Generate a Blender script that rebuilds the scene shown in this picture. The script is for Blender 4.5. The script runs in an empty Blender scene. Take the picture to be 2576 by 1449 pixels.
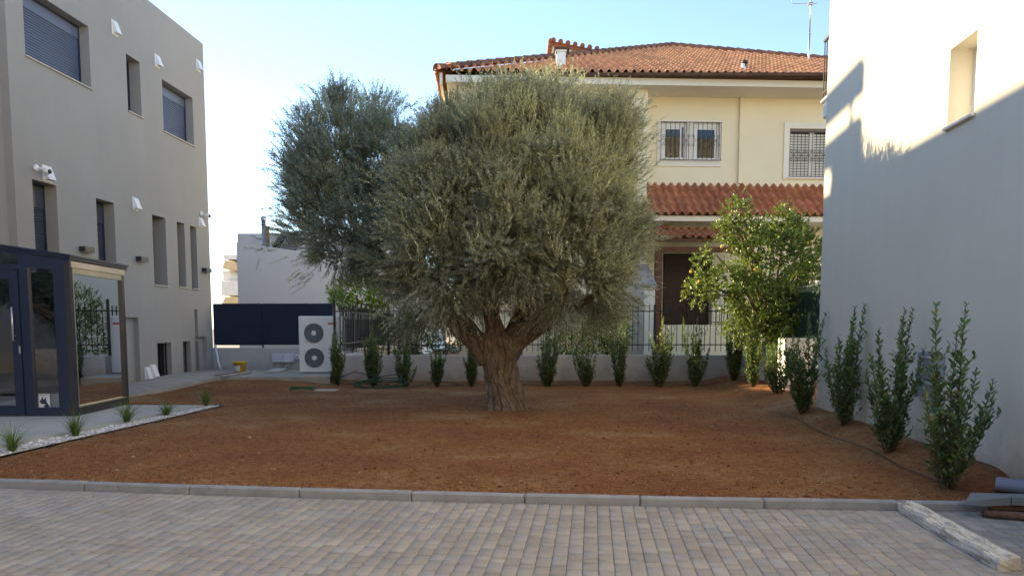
import bpy, math, random
import numpy as np
from mathutils import Vector, Matrix
R = math.radians
random.seed(7); rng = np.random.default_rng(7)
C = bpy.data.collections.new('place'); bpy.context.scene.collection.children.link(C)
sc = bpy.context.scene
# ------------------------------------------------------------------ camera
EYE, PITCH, FPX, CU, CV = 1.5, 0.0855, 1909.0, 1288.0, 988.0      # surveyed on a 2576 px wide print
cam = bpy.data.cameras.new('camera'); camo = bpy.data.objects.new('camera', cam); C.objects.link(camo)
camo.location = (0, 0, EYE); camo.rotation_euler = (math.pi/2 - PITCH, 0, 0)
cam.sensor_width = 36; cam.lens = FPX/2576*36; cam.shift_y = (CV-724.5)/2576
cam.clip_start = 0.05; cam.clip_end = 3000
sc.camera = camo
# ------------------------------------------------------------------ light
SUN = Vector((-1.0, 0.65, 0.424)).normalized()                      # towards the sun
elev = math.asin(SUN.z); rot = math.atan2(SUN.x, SUN.y)
w = bpy.data.worlds.new("World"); sc.world = w; w.use_nodes = True
nt = w.node_tree; bg = nt.nodes['Background']
sky = nt.nodes.new('ShaderNodeTexSky'); sky.sky_type = 'NISHITA'; sky.sun_disc = False
sky.sun_elevation = elev; sky.sun_rotation = rot; sky.altitude = 1500; sky.air_density = 1.0; sky.dust_density = 0.0; sky.ozone_density = 3.5
nt.links.new(sky.outputs[0], bg.inputs[0]); bg.inputs[1].default_value = 0.125
sun = bpy.data.lights.new('sun', 'SUN'); suno = bpy.data.objects.new('sun', sun); C.objects.link(suno)
sun.energy = 4.2; sun.angle = R(0.55); sun.color = (1.0, 0.85, 0.62)
suno.rotation_euler = (-SUN).to_track_quat('-Z', 'Y').to_euler()
sc.view_settings.view_transform = 'Standard'; sc.view_settings.look = 'None'
sc.view_settings.exposure = 2.0; sc.view_settings.gamma = 1.0
sc.view_settings.use_white_balance = True; sc.view_settings.white_balance_temperature = 8150; sc.view_settings.white_balance_tint = 10
sc.cycles.use_denoising = True; sc.cycles.max_bounces = 6; sc.cycles.transparent_max_bounces = 12
sc.cycles.diffuse_bounces = 4; sc.cycles.glossy_bounces = 3
# ------------------------------------------------------------------ survey helpers
cp, sp = math.cos(PITCH), math.sin(PITCH)
def ray(u, v):
    a, b = (u-CU)/FPX, (CV-v)/FPX
    return Vector((a, cp + b*sp, -sp + b*cp))
def G(u, v, z=0.0):
    d = ray(u, v); t = (z-EYE)/d.z; return Vector((d.x*t, d.y*t, z))
class Frame:
    """A building's own axes: x along its face, y into it, z up."""
    def __init__(s, ox, oy, dx, dy, inward):
        l = math.hypot(dx, dy); s.o = Vector((ox, oy, 0)); s.ex = Vector((dx/l, dy/l, 0))
        p = Vector((-dy/l, dx/l, 0)); s.ey = p if p.dot(Vector((inward[0], inward[1], 0))) > 0 else -p
    def w(s, x, y, z): return s.o + s.ex*x + s.ey*y + Vector((0, 0, z))
    def pix(s, u, v, y=0.0):
        d = ray(u, v); e = Vector((0, 0, EYE)); n = s.ey
        t = ((s.o + s.ey*y - e).dot(n))/d.dot(n); p = e + d*t - s.o
        return p.dot(s.ex), p.z
ID = Frame(0, 0, 1, 0, (0, 1))
LF = Frame(-10.053, 0, .0587, 1, (-1, 0))       # grey building on the left
RF = Frame(3.934, 0, .088, 1, (1, 0))           # cream building on the right
HF = Frame(0, 0, 1, .05, (0, 1))                # yellow house behind
# ------------------------------------------------------------------ materials
MATS = {}
def nodes_of(m):
    m.use_nodes = True; t = m.node_tree; return t, t.nodes, t.links, t.nodes['Principled BSDF']
def mat(name, col, rough=.8, metal=0, var=.12, vscale=1.5, bump=0, bscale=60, spec=.3, attr=False, coat=0, stain=None, splash=None):
    if name in MATS: return MATS[name]
    m = bpy.data.materials.new(name); t, N, L, P = nodes_of(m); MATS[name] = m
    P.inputs['Roughness'].default_value = rough; P.inputs['Metallic'].default_value = metal
    P.inputs['Specular IOR Level'].default_value = spec; P.inputs['Coat Weight'].default_value = coat
    tc = N.new('ShaderNodeNewGeometry')
    n1 = N.new('ShaderNodeTexNoise'); n1.inputs['Scale'].default_value = vscale; n1.inputs['Detail'].default_value = 6; n1.inputs['Roughness'].default_value = .6
    L.new(tc.outputs['Position'], n1.inputs['Vector'])
    mr = N.new('ShaderNodeMapRange'); mr.inputs['From Min'].default_value = .3; mr.inputs['From Max'].default_value = .7
    mr.inputs['To Min'].default_value = 1-var; mr.inputs['To Max'].default_value = 1+var
    L.new(n1.outputs['Fac'], mr.inputs['Value'])
    mx = N.new('ShaderNodeVectorMath'); mx.operation = 'SCALE'
    if attr:
        at = N.new('ShaderNodeAttribute'); at.attribute_name = 'Col'
        mm = N.new('ShaderNodeVectorMath'); mm.operation = 'MULTIPLY'; mm.inputs[1].default_value = col
        L.new(at.outputs['Color'], mm.inputs[0]); L.new(mm.outputs[0], mx.inputs[0])
    else: mx.inputs[0].default_value = col
    L.new(mr.outputs[0], mx.inputs['Scale'])
    out = mx.outputs[0]
    if stain:
        n3 = N.new('ShaderNodeTexNoise'); n3.inputs['Scale'].default_value = stain[0]; n3.inputs['Detail'].default_value = 8
        L.new(tc.outputs['Position'], n3.inputs['Vector'])
        r3 = N.new('ShaderNodeMapRange'); r3.inputs['From Min'].default_value = stain[1]; r3.inputs['From Max'].default_value = stain[1]+.15
        L.new(n3.outputs['Fac'], r3.inputs['Value'])
        m3 = N.new('ShaderNodeMix'); m3.data_type = 'RGBA'; L.new(r3.outputs[0], m3.inputs['Factor'])
        L.new(out, m3.inputs['A']); m3.inputs['B'].default_value = (*stain[2], 1); out = m3.outputs['Result']
    if splash:
        sx = N.new('ShaderNodeSeparateXYZ'); L.new(tc.outputs['Position'], sx.inputs[0])
        n4 = N.new('ShaderNodeTexNoise'); n4.inputs['Scale'].default_value = 3.5; n4.inputs['Detail'].default_value = 9; n4.inputs['Roughness'].default_value = .7; L.new(tc.outputs['Position'], n4.inputs['Vector'])
        a4 = N.new('ShaderNodeMath'); a4.operation = 'MULTIPLY_ADD'; a4.inputs[1].default_value = 1.1; a4.inputs[2].default_value = -.45+splash[0]; L.new(n4.outputs['Fac'], a4.inputs[0])
        s4 = N.new('ShaderNodeMath'); s4.operation = 'SUBTRACT'; L.new(a4.outputs[0], s4.inputs[0]); L.new(sx.outputs['Z'], s4.inputs[1])
        r4 = N.new('ShaderNodeMapRange'); r4.inputs['From Min'].default_value = -.12; r4.inputs['From Max'].default_value = .35; r4.inputs['To Max'].default_value = splash[1]; L.new(s4.outputs[0], r4.inputs['Value'])
        m4 = N.new('ShaderNodeMix'); m4.data_type = 'RGBA'; L.new(r4.outputs[0], m4.inputs['Factor']); L.new(out, m4.inputs['A']); m4.inputs['B'].default_value = (.27, .17, .11, 1); out = m4.outputs['Result']
        mp = N.new('ShaderNodeMapping'); mp.inputs['Scale'].default_value = (2.2, 2.2, .12); L.new(tc.outputs['Position'], mp.inputs[0])
        n5 = N.new('ShaderNodeTexNoise'); n5.inputs['Scale'].default_value = 2.0; n5.inputs['Detail'].default_value = 6; L.new(mp.outputs[0], n5.inputs['Vector'])
        r5 = N.new('ShaderNodeMapRange'); r5.inputs['From Min'].default_value = .35; r5.inputs['From Max'].default_value = .7; r5.inputs['To Min'].default_value = 1.01; r5.inputs['To Max'].default_value = .988; L.new(n5.outputs['Fac'], r5.inputs['Value'])
        v5 = N.new('ShaderNodeVectorMath'); v5.operation = 'SCALE'; L.new(out, v5.inputs[0]); L.new(r5.outputs[0], v5.inputs['Scale']); out = v5.outputs[0]
    L.new(out, P.inputs['Base Color'])
    if bump:
        n2 = N.new('ShaderNodeTexNoise'); n2.inputs['Scale'].default_value = bscale; n2.inputs['Detail'].default_value = 4
        L.new(tc.outputs['Position'], n2.inputs['Vector'])
        b = N.new('ShaderNodeBump'); b.inputs['Strength'].default_value = min(1, bump); b.inputs['Distance'].default_value = .01
        L.new(n2.outputs['Fac'], b.inputs['Height']); L.new(b.outputs[0], P.inputs['Normal'])
    return m
def leafmat(name, col, back=None, trans=.25, rough=.45, spec=.35):
    m = bpy.data.materials.new(name); t, N, L, P = nodes_of(m)
    at = N.new('ShaderNodeAttribute'); at.attribute_name = 'Col'
    geo = N.new('ShaderNodeNewGeometry')
    mb = N.new('ShaderNodeMix'); mb.data_type = 'RGBA'; mb.inputs['A'].default_value = (*col, 1); mb.inputs['B'].default_value = (*(back or col), 1)
    L.new(geo.outputs['Backfacing'], mb.inputs['Factor'])
    mm = N.new('ShaderNodeVectorMath'); mm.operation = 'MULTIPLY'
    L.new(mb.outputs['Result'], mm.inputs[0]); L.new(at.outputs['Color'], mm.inputs[1])
    L.new(mm.outputs[0], P.inputs['Base Color']); P.inputs['Roughness'].default_value = rough; P.inputs['Specular IOR Level'].default_value = spec
    tr = N.new('ShaderNodeBsdfTranslucent'); tm = N.new('ShaderNodeVectorMath'); tm.operation = 'MULTIPLY'; tm.inputs[1].default_value = (1.5, 1.5, .7)
    L.new(mm.outputs[0], tm.inputs[0]); L.new(tm.outputs[0], tr.inputs['Color'])
    ms = N.new('ShaderNodeMixShader'); ms.inputs[0].default_value = trans
    L.new(P.outputs[0], ms.inputs[1]); L.new(tr.outputs[0], ms.inputs[2]); L.new(ms.outputs[0], N['Material Output'].inputs['Surface'])
    return m
def glass(name, tint=(.8, .85, .85), refl=.12, extra=.25):
    m = bpy.data.materials.new(name); t, N, L, P = nodes_of(m); N.remove(P)
    g = N.new('ShaderNodeBsdfGlossy'); g.inputs['Roughness'].default_value = .01; g.inputs['Color'].default_value = (.95, .97, 1, 1)
    tr = N.new('ShaderNodeBsdfTransparent'); tr.inputs[0].default_value = (*tint, 1)
    fr = N.new('ShaderNodeFresnel'); fr.inputs[0].default_value = 1.5
    ad = N.new('ShaderNodeMath'); ad.operation = 'MULTIPLY_ADD'; ad.inputs[1].default_value = 1.2; ad.inputs[2].default_value = extra; ad.use_clamp = True
    L.new(fr.outputs[0], ad.inputs[0])
    ms = N.new('ShaderNodeMixShader'); L.new(ad.outputs[0], ms.inputs[0]); L.new(tr.outputs[0], ms.inputs[1]); L.new(g.outputs[0], ms.inputs[2])
    L.new(ms.outputs[0], N['Material Output'].inputs['Surface']); return m
M_grey = mat('grey_render', (.325, .32, .31), .9, var=.05, vscale=.7, bump=.3, bscale=90, splash=(.35, .35))
M_greyd = mat('grey_reveal', (.325, .32, .31), .9, var=.03, bump=.2, bscale=90)
M_cream = mat('cream_render', (.66, .63, .53), .9, var=.04, vscale=.6, bump=.3, bscale=70, splash=(.25, .6))
M_yellow = mat('pale_yellow_render', (.80, .71, .52), .9, var=.04, vscale=.8, bump=.2)
M_trim = mat('white_trim', (.78, .74, .66), .8, var=.03)
M_white = mat('white_paint', (.80, .80, .79), .5, var=.02)
M_wplast = mat('white_plastic', (.78, .79, .80), .4, var=.03, spec=.5)
M_bwall = mat('white_wall_render', (.47, .46, .45), .9, var=.06, vscale=2.5, bump=.6, bscale=25, splash=(.3, .55))
M_wbld = mat('pale_grey_wall', (.62, .65, .69), .9, var=.02)
M_navy = mat('navy_metal', (.016, .026, .06), .45, var=.1, spec=.5)
M_navyf = mat('navy_screen_cloth', (.014, .021, .045), .7, var=.12, vscale=3)
M_shut = mat('grey_blue_shutter', (.10, .13, .20), .38, var=.05, spec=.6)
M_iron = mat('black_iron', (.02, .019, .02), .5, var=.2, spec=.5)
M_dark = mat('dark_void', (.012, .012, .016), .6)
M_conc = mat('pale_concrete', (.43, .42, .385), .9, var=.1, vscale=2, bump=.2, bscale=80)
M_path = mat('worn_concrete', (.36, .33, .29), .95, var=.15, vscale=3, bump=.3, bscale=60)
M_kerb = mat('kerb_concrete', (.27, .28, .30), .9, var=.18, vscale=5, bump=.3, bscale=120, stain=(9, .68, (.1, .09, .09)))
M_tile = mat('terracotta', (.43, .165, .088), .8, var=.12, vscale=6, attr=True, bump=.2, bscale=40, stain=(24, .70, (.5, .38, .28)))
M_tileo = mat('sunlit_old_terracotta', (.90, .42, .22), .85, var=.1, vscale=5, attr=True, bump=.2, bscale=40)  # lighter copy of the terracotta: roof sunlight is put into the colour
M_wood = mat('brown_wood', (.13, .055, .03), .6, var=.2, vscale=4)
M_doord = mat('dark_wood_door', (.035, .018, .012), .6, var=.2, vscale=5)
M_marble = mat('grey_marble', (.38, .36, .36), .5, var=.15, vscale=5)
M_metal = mat('galvanised_metal', (.55, .55, .57), .35, metal=.9, var=.1)
M_glassm = glass('clear_glass', (.35, .38, .41), extra=.42); M_glassd = glass('dark_glass', (.3, .3, .3), extra=0.0)
M_glassr = glass('reflective_glass', (.3, .29, .25), extra=.72)
# ------------------------------------------------------------------ mesh builder
OFF = {}
def link(o, parent=None):
    C.objects.link(o)
    if parent is not None: o.parent = parent
def empty(name, loc, label, cat, group=None):
    o = bpy.data.objects.new(name, None); o.location = loc; link(o); o.empty_display_size = .2
    o['label'] = label; o['category'] = cat
    if group: o['group'] = group
    OFF[o] = Vector(loc); return o
def tag(o, label=None, cat=None, group=None, kind=None):
    if label: o['label'] = label
    if cat: o['category'] = cat
    if group: o['group'] = group
    if kind: o['kind'] = kind
    return o
def finish(name, me, m, parent, off, smooth):
    me.materials.append(m)
    if smooth: me.polygons.foreach_set('use_smooth', [True]*len(me.polygons))
    me.update(); o = bpy.data.objects.new(name, me)
    if parent is None and off is not None: o.location = off
    link(o, parent); OFF[o] = off if off is not None else Vector((0, 0, 0)); return o
class MB:
    def __init__(s, fr=ID): s.v = []; s.f = []; s.c = []; s.fr = fr
    def add(s, vs, fs, col=None):
        b = len(s.v); s.v += [s.fr.w(*p) for p in vs]; s.f += [tuple(b+i for i in q) for q in fs]
        s.c += [col or (1, 1, 1)]*len(vs); return s
    def box(s, x0, x1, y0, y1, z0, z1, col=None):
        vs = [(x, y, z) for z in (z0, z1) for y in (y0, y1) for x in (x0, x1)]
        return s.add(vs, [(0, 2, 3, 1), (4, 5, 7, 6), (0, 1, 5, 4), (2, 6, 7, 3), (0, 4, 6, 2), (1, 3, 7, 5)], col)
    def bbox(s, x0, x1, y0, y1, z0, z1, b=.01, col=None):           # box with its edges bevelled on the three axes
        vs = []; 
        cx, cy, cz = (x0+x1)/2, (y0+y1)/2, (z0+z1)/2; hx, hy, hz = (x1-x0)/2, (y1-y0)/2, (z1-z0)/2
        b = min(b, hx*.45, hy*.45, hz*.45); idx = {}
        for sx in (-1, 1):
            for sy in (-1, 1):
                for sz in (-1, 1):
                    for k, (ax, ay, az) in enumerate(((0, b, b), (b, 0, b), (b, b, 0))):
                        idx[sx, sy, sz, k] = len(vs); vs.append((cx+sx*(hx-ax), cy+sy*(hy-ay), cz+sz*(hz-az)))
        F = []
        for a in (-1, 1):
            F.append([idx[a, p, q, 0] for p, q in ((-1, -1), (1, -1), (1, 1), (-1, 1))])
            F.append([idx[p, a, q, 1] for p, q in ((-1, -1), (1, -1), (1, 1), (-1, 1))])
            F.append([idx[p, q, a, 2] for p, q in ((-1, -1), (1, -1), (1, 1), (-1, 1))])
            for c in (-1, 1):
                F.append([idx[a, c, -1, 0], idx[a, c, 1, 0], idx[a, c, 1, 1], idx[a, c, -1, 1]])
                F.append([idx[a, -1, c, 0], idx[a, 1, c, 0], idx[a, 1, c, 2], idx[a, -1, c, 2]])
                F.append([idx[-1, a, c, 1], idx[1, a, c, 1], idx[1, a, c, 2], idx[-1, a, c, 2]])
                for d in (-1, 1): F.append([idx[a, c, d, 0], idx[a, c, d, 1], idx[a, c, d, 2]])
        return s.add(vs, F, col)
    def quad(s, a, b, c, d, col=None): return s.add([a, b, c, d], [(0, 1, 2, 3)], col)
    def tube(s, pts, r, n=8, cap=True, col=None):
        pts = [Vector(p) for p in pts]; m = len(pts); rs = r if isinstance(r, (list, tuple)) else [r]*m
        vs = []; up = None
        for i, p in enumerate(pts):
            d = (pts[min(i+1, m-1)]-pts[max(i-1, 0)]).normalized()
            if up is None: up = Vector((0, 0, 1)) if abs(d.z) < .9 else Vector((1, 0, 0))
            a = d.cross(up).normalized(); b = a.cross(d).normalized(); up = b
            for k in range(n):
                t = 2*math.pi*k/n; vs.append(tuple(p + a*(rs[i]*math.cos(t)) + b*(rs[i]*math.sin(t))))
        fs = [(i*n+k, i*n+(k+1) % n, (i+1)*n+(k+1) % n, (i+1)*n+k) for i in range(m-1) for k in range(n)]
        if cap: fs += [tuple(range(n))[::-1], tuple((m-1)*n+k for k in range(n))]
        return s.add(vs, fs, col)
    def lathe(s, c, prof, n=20, axis='z', col=None):
        vs = []
        for r, h in prof:
            for k in range(n):
                t = 2*math.pi*k/n; a, b = r*math.cos(t), r*math.sin(t)
                vs.append((c[0]+a, c[1]+b, c[2]+h) if axis == 'z' else ((c[0]+a, c[1]+h, c[2]+b) if axis == 'y' else (c[0]+h, c[1]+a, c[2]+b)))
        m = len(prof); fs = [(i*n+k, i*n+(k+1) % n, (i+1)*n+(k+1) % n, (i+1)*n+k) for i in range(m-1) for k in range(n)]
        fs += [tuple(range(n))[::-1], tuple((m-1)*n+k for k in range(n))]
        return s.add(vs, fs, col)
    def build(s, name, m, parent=None, smooth=False, off=None):
        if parent is not None: off = OFF[parent]
        me = bpy.data.meshes.new(name); o_ = off or Vector((0, 0, 0))
        me.from_pydata([tuple(Vector(p)-o_) for p in s.v], [], s.f)
        if any(c != (1, 1, 1) for c in s.c) or 'Col' in [n.attribute_name for n in m.node_tree.nodes if n.type == 'ATTRIBUTE']:
            ca = me.color_attributes.new('Col', 'FLOAT_COLOR', 'POINT')
            ca.data.foreach_set('color', np.array([(*c, 1) for c in s.c], 'f').ravel())
        return finish(name, me, m, parent, off, smooth)
def np_mesh(name, V, F, cols, m, parent=None, smooth=False):
    """V (n,3), F (k,q) arrays."""
    off = OFF[parent] if parent is not None else None
    if off is not None: V = V - np.array(off)
    me = bpy.data.meshes.new(name); n = len(V); k, q = F.shape
    me.vertices.add(n); me.vertices.foreach_set('co', V.astype('f').ravel())
    me.loops.add(k*q); me.loops.foreach_set('vertex_index', F.astype('i').ravel())
    me.polygons.add(k); me.polygons.foreach_set('loop_start', np.arange(0, k*q, q, dtype='i')); me.polygons.foreach_set('loop_total', np.full(k, q, 'i'))
    me.update(calc_edges=True)
    if cols is not None:
        ca = me.color_attributes.new('Col', 'FLOAT_COLOR', 'POINT')
        ca.data.foreach_set('color', np.c_[cols, np.ones(n)].astype('f').ravel())
    return finish(name, me, m, parent, off, smooth)
def nrm(a): return a/np.maximum(np.linalg.norm(a, axis=1, keepdims=True), 1e-9)
def leaf_geo(P, D, U, L, W, fold=.18, fine=True):
    """Leaves at P pointing along D, blade facing U."""
    D = nrm(D); S = nrm(np.cross(D, U)); N = nrm(np.cross(S, D)); n = len(P); L = L[:, None]; W = W[:, None]
    if fine:
        V = np.stack([P, P+D*L*.3+S*W*.45+N*W*fold, P+D*L*.68+S*W*.4+N*W*fold, P+D*L, P+D*L*.68-S*W*.4+N*W*fold, P+D*L*.3-S*W*.45+N*W*fold], 1).reshape(-1, 3)
        b = np.arange(n)[:, None]*6; F = np.concatenate([b+np.array([[0, 1, 2, 3]]), b+np.array([[0, 3, 4, 5]])]); return V, F, 6
    V = np.stack([P, P+D*L*.5+S*W*.5, P+D*L, P+D*L*.5-S*W*.5], 1).reshape(-1, 3)
    b = np.arange(n)[:, None]*4; return V, b+np.array([[0, 1, 2, 3]]), 4
def relief(mb, s0, s1, z0, z1, rects):
    """A wall face with rectangular recesses (x0,x1,z0,z1,depth)."""
    xs = sorted({s0, s1, *[v for r in rects for v in r[:2] if s0 < v < s1]}); zs = sorted({z0, z1, *[v for r in rects for v in r[2:4] if z0 < v < z1]})
    def dep(x, z):
        d = 0
        for r in rects:
            if r[0] < x < r[1] and r[2] < z < r[3]: d = r[4]
        return d
    g = [[dep((a+b)/2, (c+d)/2) for c, d in zip(zs, zs[1:])] for a, b in zip(xs, xs[1:])]
    for i, (a, b) in enumerate(zip(xs, xs[1:])):
        for j, (c, d) in enumerate(zip(zs, zs[1:])):
            y = g[i][j]
            if y is not None: mb.quad((a, y, c), (b, y, c), (b, y, d), (a, y, d))
            if i+1 < len(g) and g[i+1][j] != y: y2 = g[i+1][j]; mb.quad((b, y, c), (b, y2, c), (b, y2, d), (b, y, d))
            if j+1 < len(zs)-1 and g[i][j+1] != y: y2 = g[i][j+1]; mb.quad((a, y, d), (b, y, d), (b, y2, d), (a, y2, d))
def spx(fr, pts, y=0):       # average a rectangle from surveyed corners tl,tr,bl,br
    a = [fr.pix(u, v, y) for u, v in pts]
    xs = sorted(p[0] for p in a); zs = sorted(p[1] for p in a)
    return (xs[0]+xs[1])/2, (xs[2]+xs[3])/2, (zs[0]+zs[1])/2, (zs[2]+zs[3])/2
def sm(a, b, x):
    t = np.clip((x-a)/(b-a), 0, 1); return t*t*(3-2*t)
def fbm(x, y, s, o=4, seed=0):
    r = np.random.default_rng(seed); v = 0; a = 1; f = s
    for _ in range(o):
        for _ in range(3):
            th = r.uniform(0, 6.28); ph = r.uniform(0, 6.28); v = v + a*np.sin(f*(x*math.cos(th)+y*math.sin(th))*r.uniform(.7, 1.3)+ph+1.3*np.sin(f*.6*(x*math.sin(th)-y*math.cos(th))+ph*2))
        a *= .55; f *= 2.1
    return v/4
# ------------------------------------------------------------------ setting: ground
def kerb_x(x): return np.interp(x, [-30, -4.79, -2.6, .1, 1.4, 3.13, 4.4, 12], [8.93, 7.06, 6.72, 6.41, 6.29, 6.16, 6.08, 5.92])   # front face of the kerb
def soil_z(x, y):
    x = np.asarray(x, float); y = np.asarray(y, float)
    z = .05 + .03*sm(8, 14, y)*0
    z = z + .18*sm(16.8, 19.4, y)*sm(-3.2, -6.2, x)
    dr = 3.934+.088*y-x
    z = z + .15*sm(.75, .02, dr)*sm(6.3, 7.2, y)
    z = z + .05*sm(19.3, 19.95, y)*sm(-5, -3.5, x) + .02*sm(1.6, .3, np.hypot(x+.12, y-13.3))
    return z
def soil_mesh():
    xs = np.linspace(-9.3, 8.3, 440); ys = np.concatenate([np.linspace(0, 1, 160)**1.25*6, 6+np.linspace(0, 1, 160)[1:]*10.5]); 
    X, T = np.meshgrid(xs, ys, indexing='ij'); Y = kerb_x(X)+.1+T
    Z = soil_z(X, Y) + .012*fbm(X, Y, 1.1, 3, 1) + .006*fbm(X, Y, 9, 3, 2) + .0025*fbm(X, Y, 60, 2, 3)*sm(12, 8, Y)
    tip = -5.41+.0605*(Y-14.07)
    inside = (X < tip+.02) & (Y < 14.1); Z = np.where(inside, -.02, Z)
    V = np.stack([X, Y, Z], -1).reshape(-1, 3); n, m = X.shape
    i = np.arange(n-1)[:, None]*m + np.arange(m-1)[None]; F = np.stack([i, i+m, i+m+1, i+1], -1).reshape(-1, 4)
    return V, F
def soilmat():
    m = bpy.data.materials.new('red_soil'); t, N, L, P = nodes_of(m); P.inputs['Roughness'].default_value = 1; P.inputs['Specular IOR Level'].default_value = .1
    g = N.new('ShaderNodeNewGeometry')
    def noise(s, d=5):
        n = N.new('ShaderNodeTexNoise'); n.inputs['Scale'].default_value = s; n.inputs['Detail'].default_value = d; n.inputs['Roughness'].default_value = .65; L.new(g.outputs['Position'], n.inputs['Vector']); return n.outputs['Fac']
    def ramp(f, stops):
        r = N.new('ShaderNodeValToRGB'); L.new(f, r.inputs[0]); e = r.color_ramp.elements
        e[0].position, e[0].color = stops[0][0], (*stops[0][1], 1); e[1].position, e[1].color = stops[-1][0], (*stops[-1][1], 1)
        for p, c in stops[1:-1]: k = e.new(p); k.color = (*c, 1)
        return r.outputs[0]
    big = ramp(noise(.55, 6), [(.3, (.215, .088, .045)), (.45, (.27, .113, .051)), (.55, (.305, .143, .06)), (.66, (.37, .215, .115))])
    med = ramp(noise(14, 8), [(.28, (.45, .42, .4)), (.5, (1, 1, 1)), (.72, (1.3, 1.33, 1.38))])
    fin = ramp(noise(95, 4), [(.25, (.45, .4, .38)), (.48, (1, 1, 1)), (.68, (1.1, 1.2, 1.25)), (.8, (1.6, 1.85, 2.0))])
    a = N.new('ShaderNodeVectorMath'); a.operation = 'MULTIPLY'; L.new(big, a.inputs[0]); L.new(med, a.inputs[1])
    b = N.new('ShaderNodeVectorMath'); b.operation = 'MULTIPLY'; L.new(a.outputs[0], b.inputs[0]); L.new(fin, b.inputs[1]); L.new(b.outputs[0], P.inputs['Base Color'])
    bp = N.new('ShaderNodeBump'); bp.inputs['Strength'].default_value = 1; bp.inputs['Distance'].default_value = .012
    ad = N.new('ShaderNodeMath'); ad.operation = 'ADD'; L.new(noise(45, 6), ad.inputs[0]); L.new(noise(160, 3), ad.inputs[1]); L.new(ad.outputs[0], bp.inputs['Height']); L.new(bp.outputs[0], P.inputs['Normal'])
    return m
M_soil = soilmat()
MB().quad((-400, -400, -.06), (400, -400, -.06), (400, 900, -.06), (-400, 900, -.06)).build('ground', mat('bare_ground', (.28, .24, .2), .95, vscale=.3)).update_tag()
tag(C.objects['ground'], kind='structure')
V, F = soil_mesh(); tag(np_mesh('soil', V, F, None, M_soil, smooth=True), kind='structure')
# crumbs of earth and small stones on the soil
def pebble_geo(P, S, flat=.6, r=rng):
    base = np.array([(1, 0, 0), (.5, .87, .1), (-.5, .87, -.1), (-1, 0, .1), (-.5, -.87, 0), (.5, -.87, .1), (.1, 0, 1), (0, .1, -1)], float)
    F0 = np.array([(0, 1, 6), (1, 2, 6), (2, 3, 6), (3, 4, 6), (4, 5, 6), (5, 0, 6), (1, 0, 7), (2, 1, 7), (3, 2, 7), (4, 3, 7), (5, 4, 7), (0, 5, 7)])
    n = len(P); V = base[None]*r.uniform(.7, 1.25, (n, 8, 1)); th = r.uniform(0, 6.28, n); c, s_ = np.cos(th)[:, None], np.sin(th)[:, None]
    ax = r.uniform(.7, 1.3, (n, 1)); x = V[..., 0]*ax; y = V[..., 1]/ax
    V = np.stack([x*c-y*s_, x*s_+y*c, V[..., 2]*flat], -1)*S[:, None, None] + P[:, None]
    return V.reshape(-1, 3), (np.arange(n)[:, None, None]*8+F0[None]).reshape(-1, 3)
n = 60000
x = rng.uniform(-6, 4.6, n); t = rng.uniform(0, 1, n)**2.0*9; y = kerb_x(x)+.12+t
cl = fbm(x, y, .9, 3, 5); keep = (x > -5.35+.0605*(y-14)) & (x < 3.85+.088*y) & (rng.uniform(-1.2, 1, n) < cl); x, y = x[keep], y[keep]; n = len(x)
S = rng.uniform(.003, .0085, n)*(1+(rng.random(n) < .05)*rng.uniform(.5, 2.2, n)); P = np.stack([x, y, soil_z(x, y)+.012*fbm(x, y, 1.1, 3, 1)+.006*fbm(x, y, 9, 3, 2)+S*.2], 1)
V, F = pebble_geo(P, S, .75); pal = np.array([(.26, .105, .055), (.32, .155, .07), (.17, .072, .042), (.38, .24, .14), (.52, .44, .35)])
pc = pal[rng.choice(5, n, p=[.34, .28, .29, .08, .01])]*rng.uniform(.7, 1.2, (n, 1))
tag(np_mesh('soil_crumbs', V, F, np.repeat(pc, 8, 0), mat('earth_crumb', (1, 1, 1), 1, attr=True, spec=.1)), 'loose crumbs of red earth and small stones on the garden soil', 'soil crumbs', kind='stuff')
n = 420; a_ = rng.uniform(0, 6.28, n); q_ = .45+2.6*rng.random(n)**.8; x = -.1+q_*np.cos(a_)*1.15; y = 13.2+q_*np.sin(a_); P = np.stack([x, y, soil_z(x, y)+.018], 1)
V, F, q6 = leaf_geo(P, np.c_[rng.normal(0, 1, (n, 2)), rng.normal(0, .2, n)], np.c_[rng.normal(0, .4, (n, 2)), np.ones(n)], rng.uniform(.04, .06, n), rng.uniform(.012, .018, n))
tag(np_mesh('leaf_litter', V, F, np.repeat(rng.uniform(.5, 1.3, (n, 1))*np.array([[1, .9, .7]]), q6, 0), mat('dry_leaf', (.32, .27, .16), .9, attr=True)), 'scattered dry olive leaves on the soil round the trunk', 'leaf litter', kind='stuff')
# kerb: stones about a metre long laid end to end
mb = MB(); jx = [-7.2, -6.2, -5.2]+[G(u, v, 0).x for u, v in ((202, 1236), (470, 1245), (745, 1256), (1030, 1265), (1320, 1274), (1617, 1281), (1935, 1286))]+[3.2, 4.2, 5.3]
for a, b in zip(jx, jx[1:]):
    g = .0035; a, b = a+g, b-g; ya, yb = float(kerb_x(a)), float(kerb_x(b)); dz = random.uniform(-.003, .003)
    l = math.hypot(b-a, yb-ya); fr = Frame(a, ya, b-a, yb-ya, (0, 1)); k = MB(fr); k.bbox(0, l, 0, .09, -.12, .074+dz, .012); mb.v += k.v; bb = len(mb.c); mb.f += [tuple(bb+i for i in q) for q in k.f]; mb.c += k.c
tag(mb.build('kerb', M_kerb), kind='structure')
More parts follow.
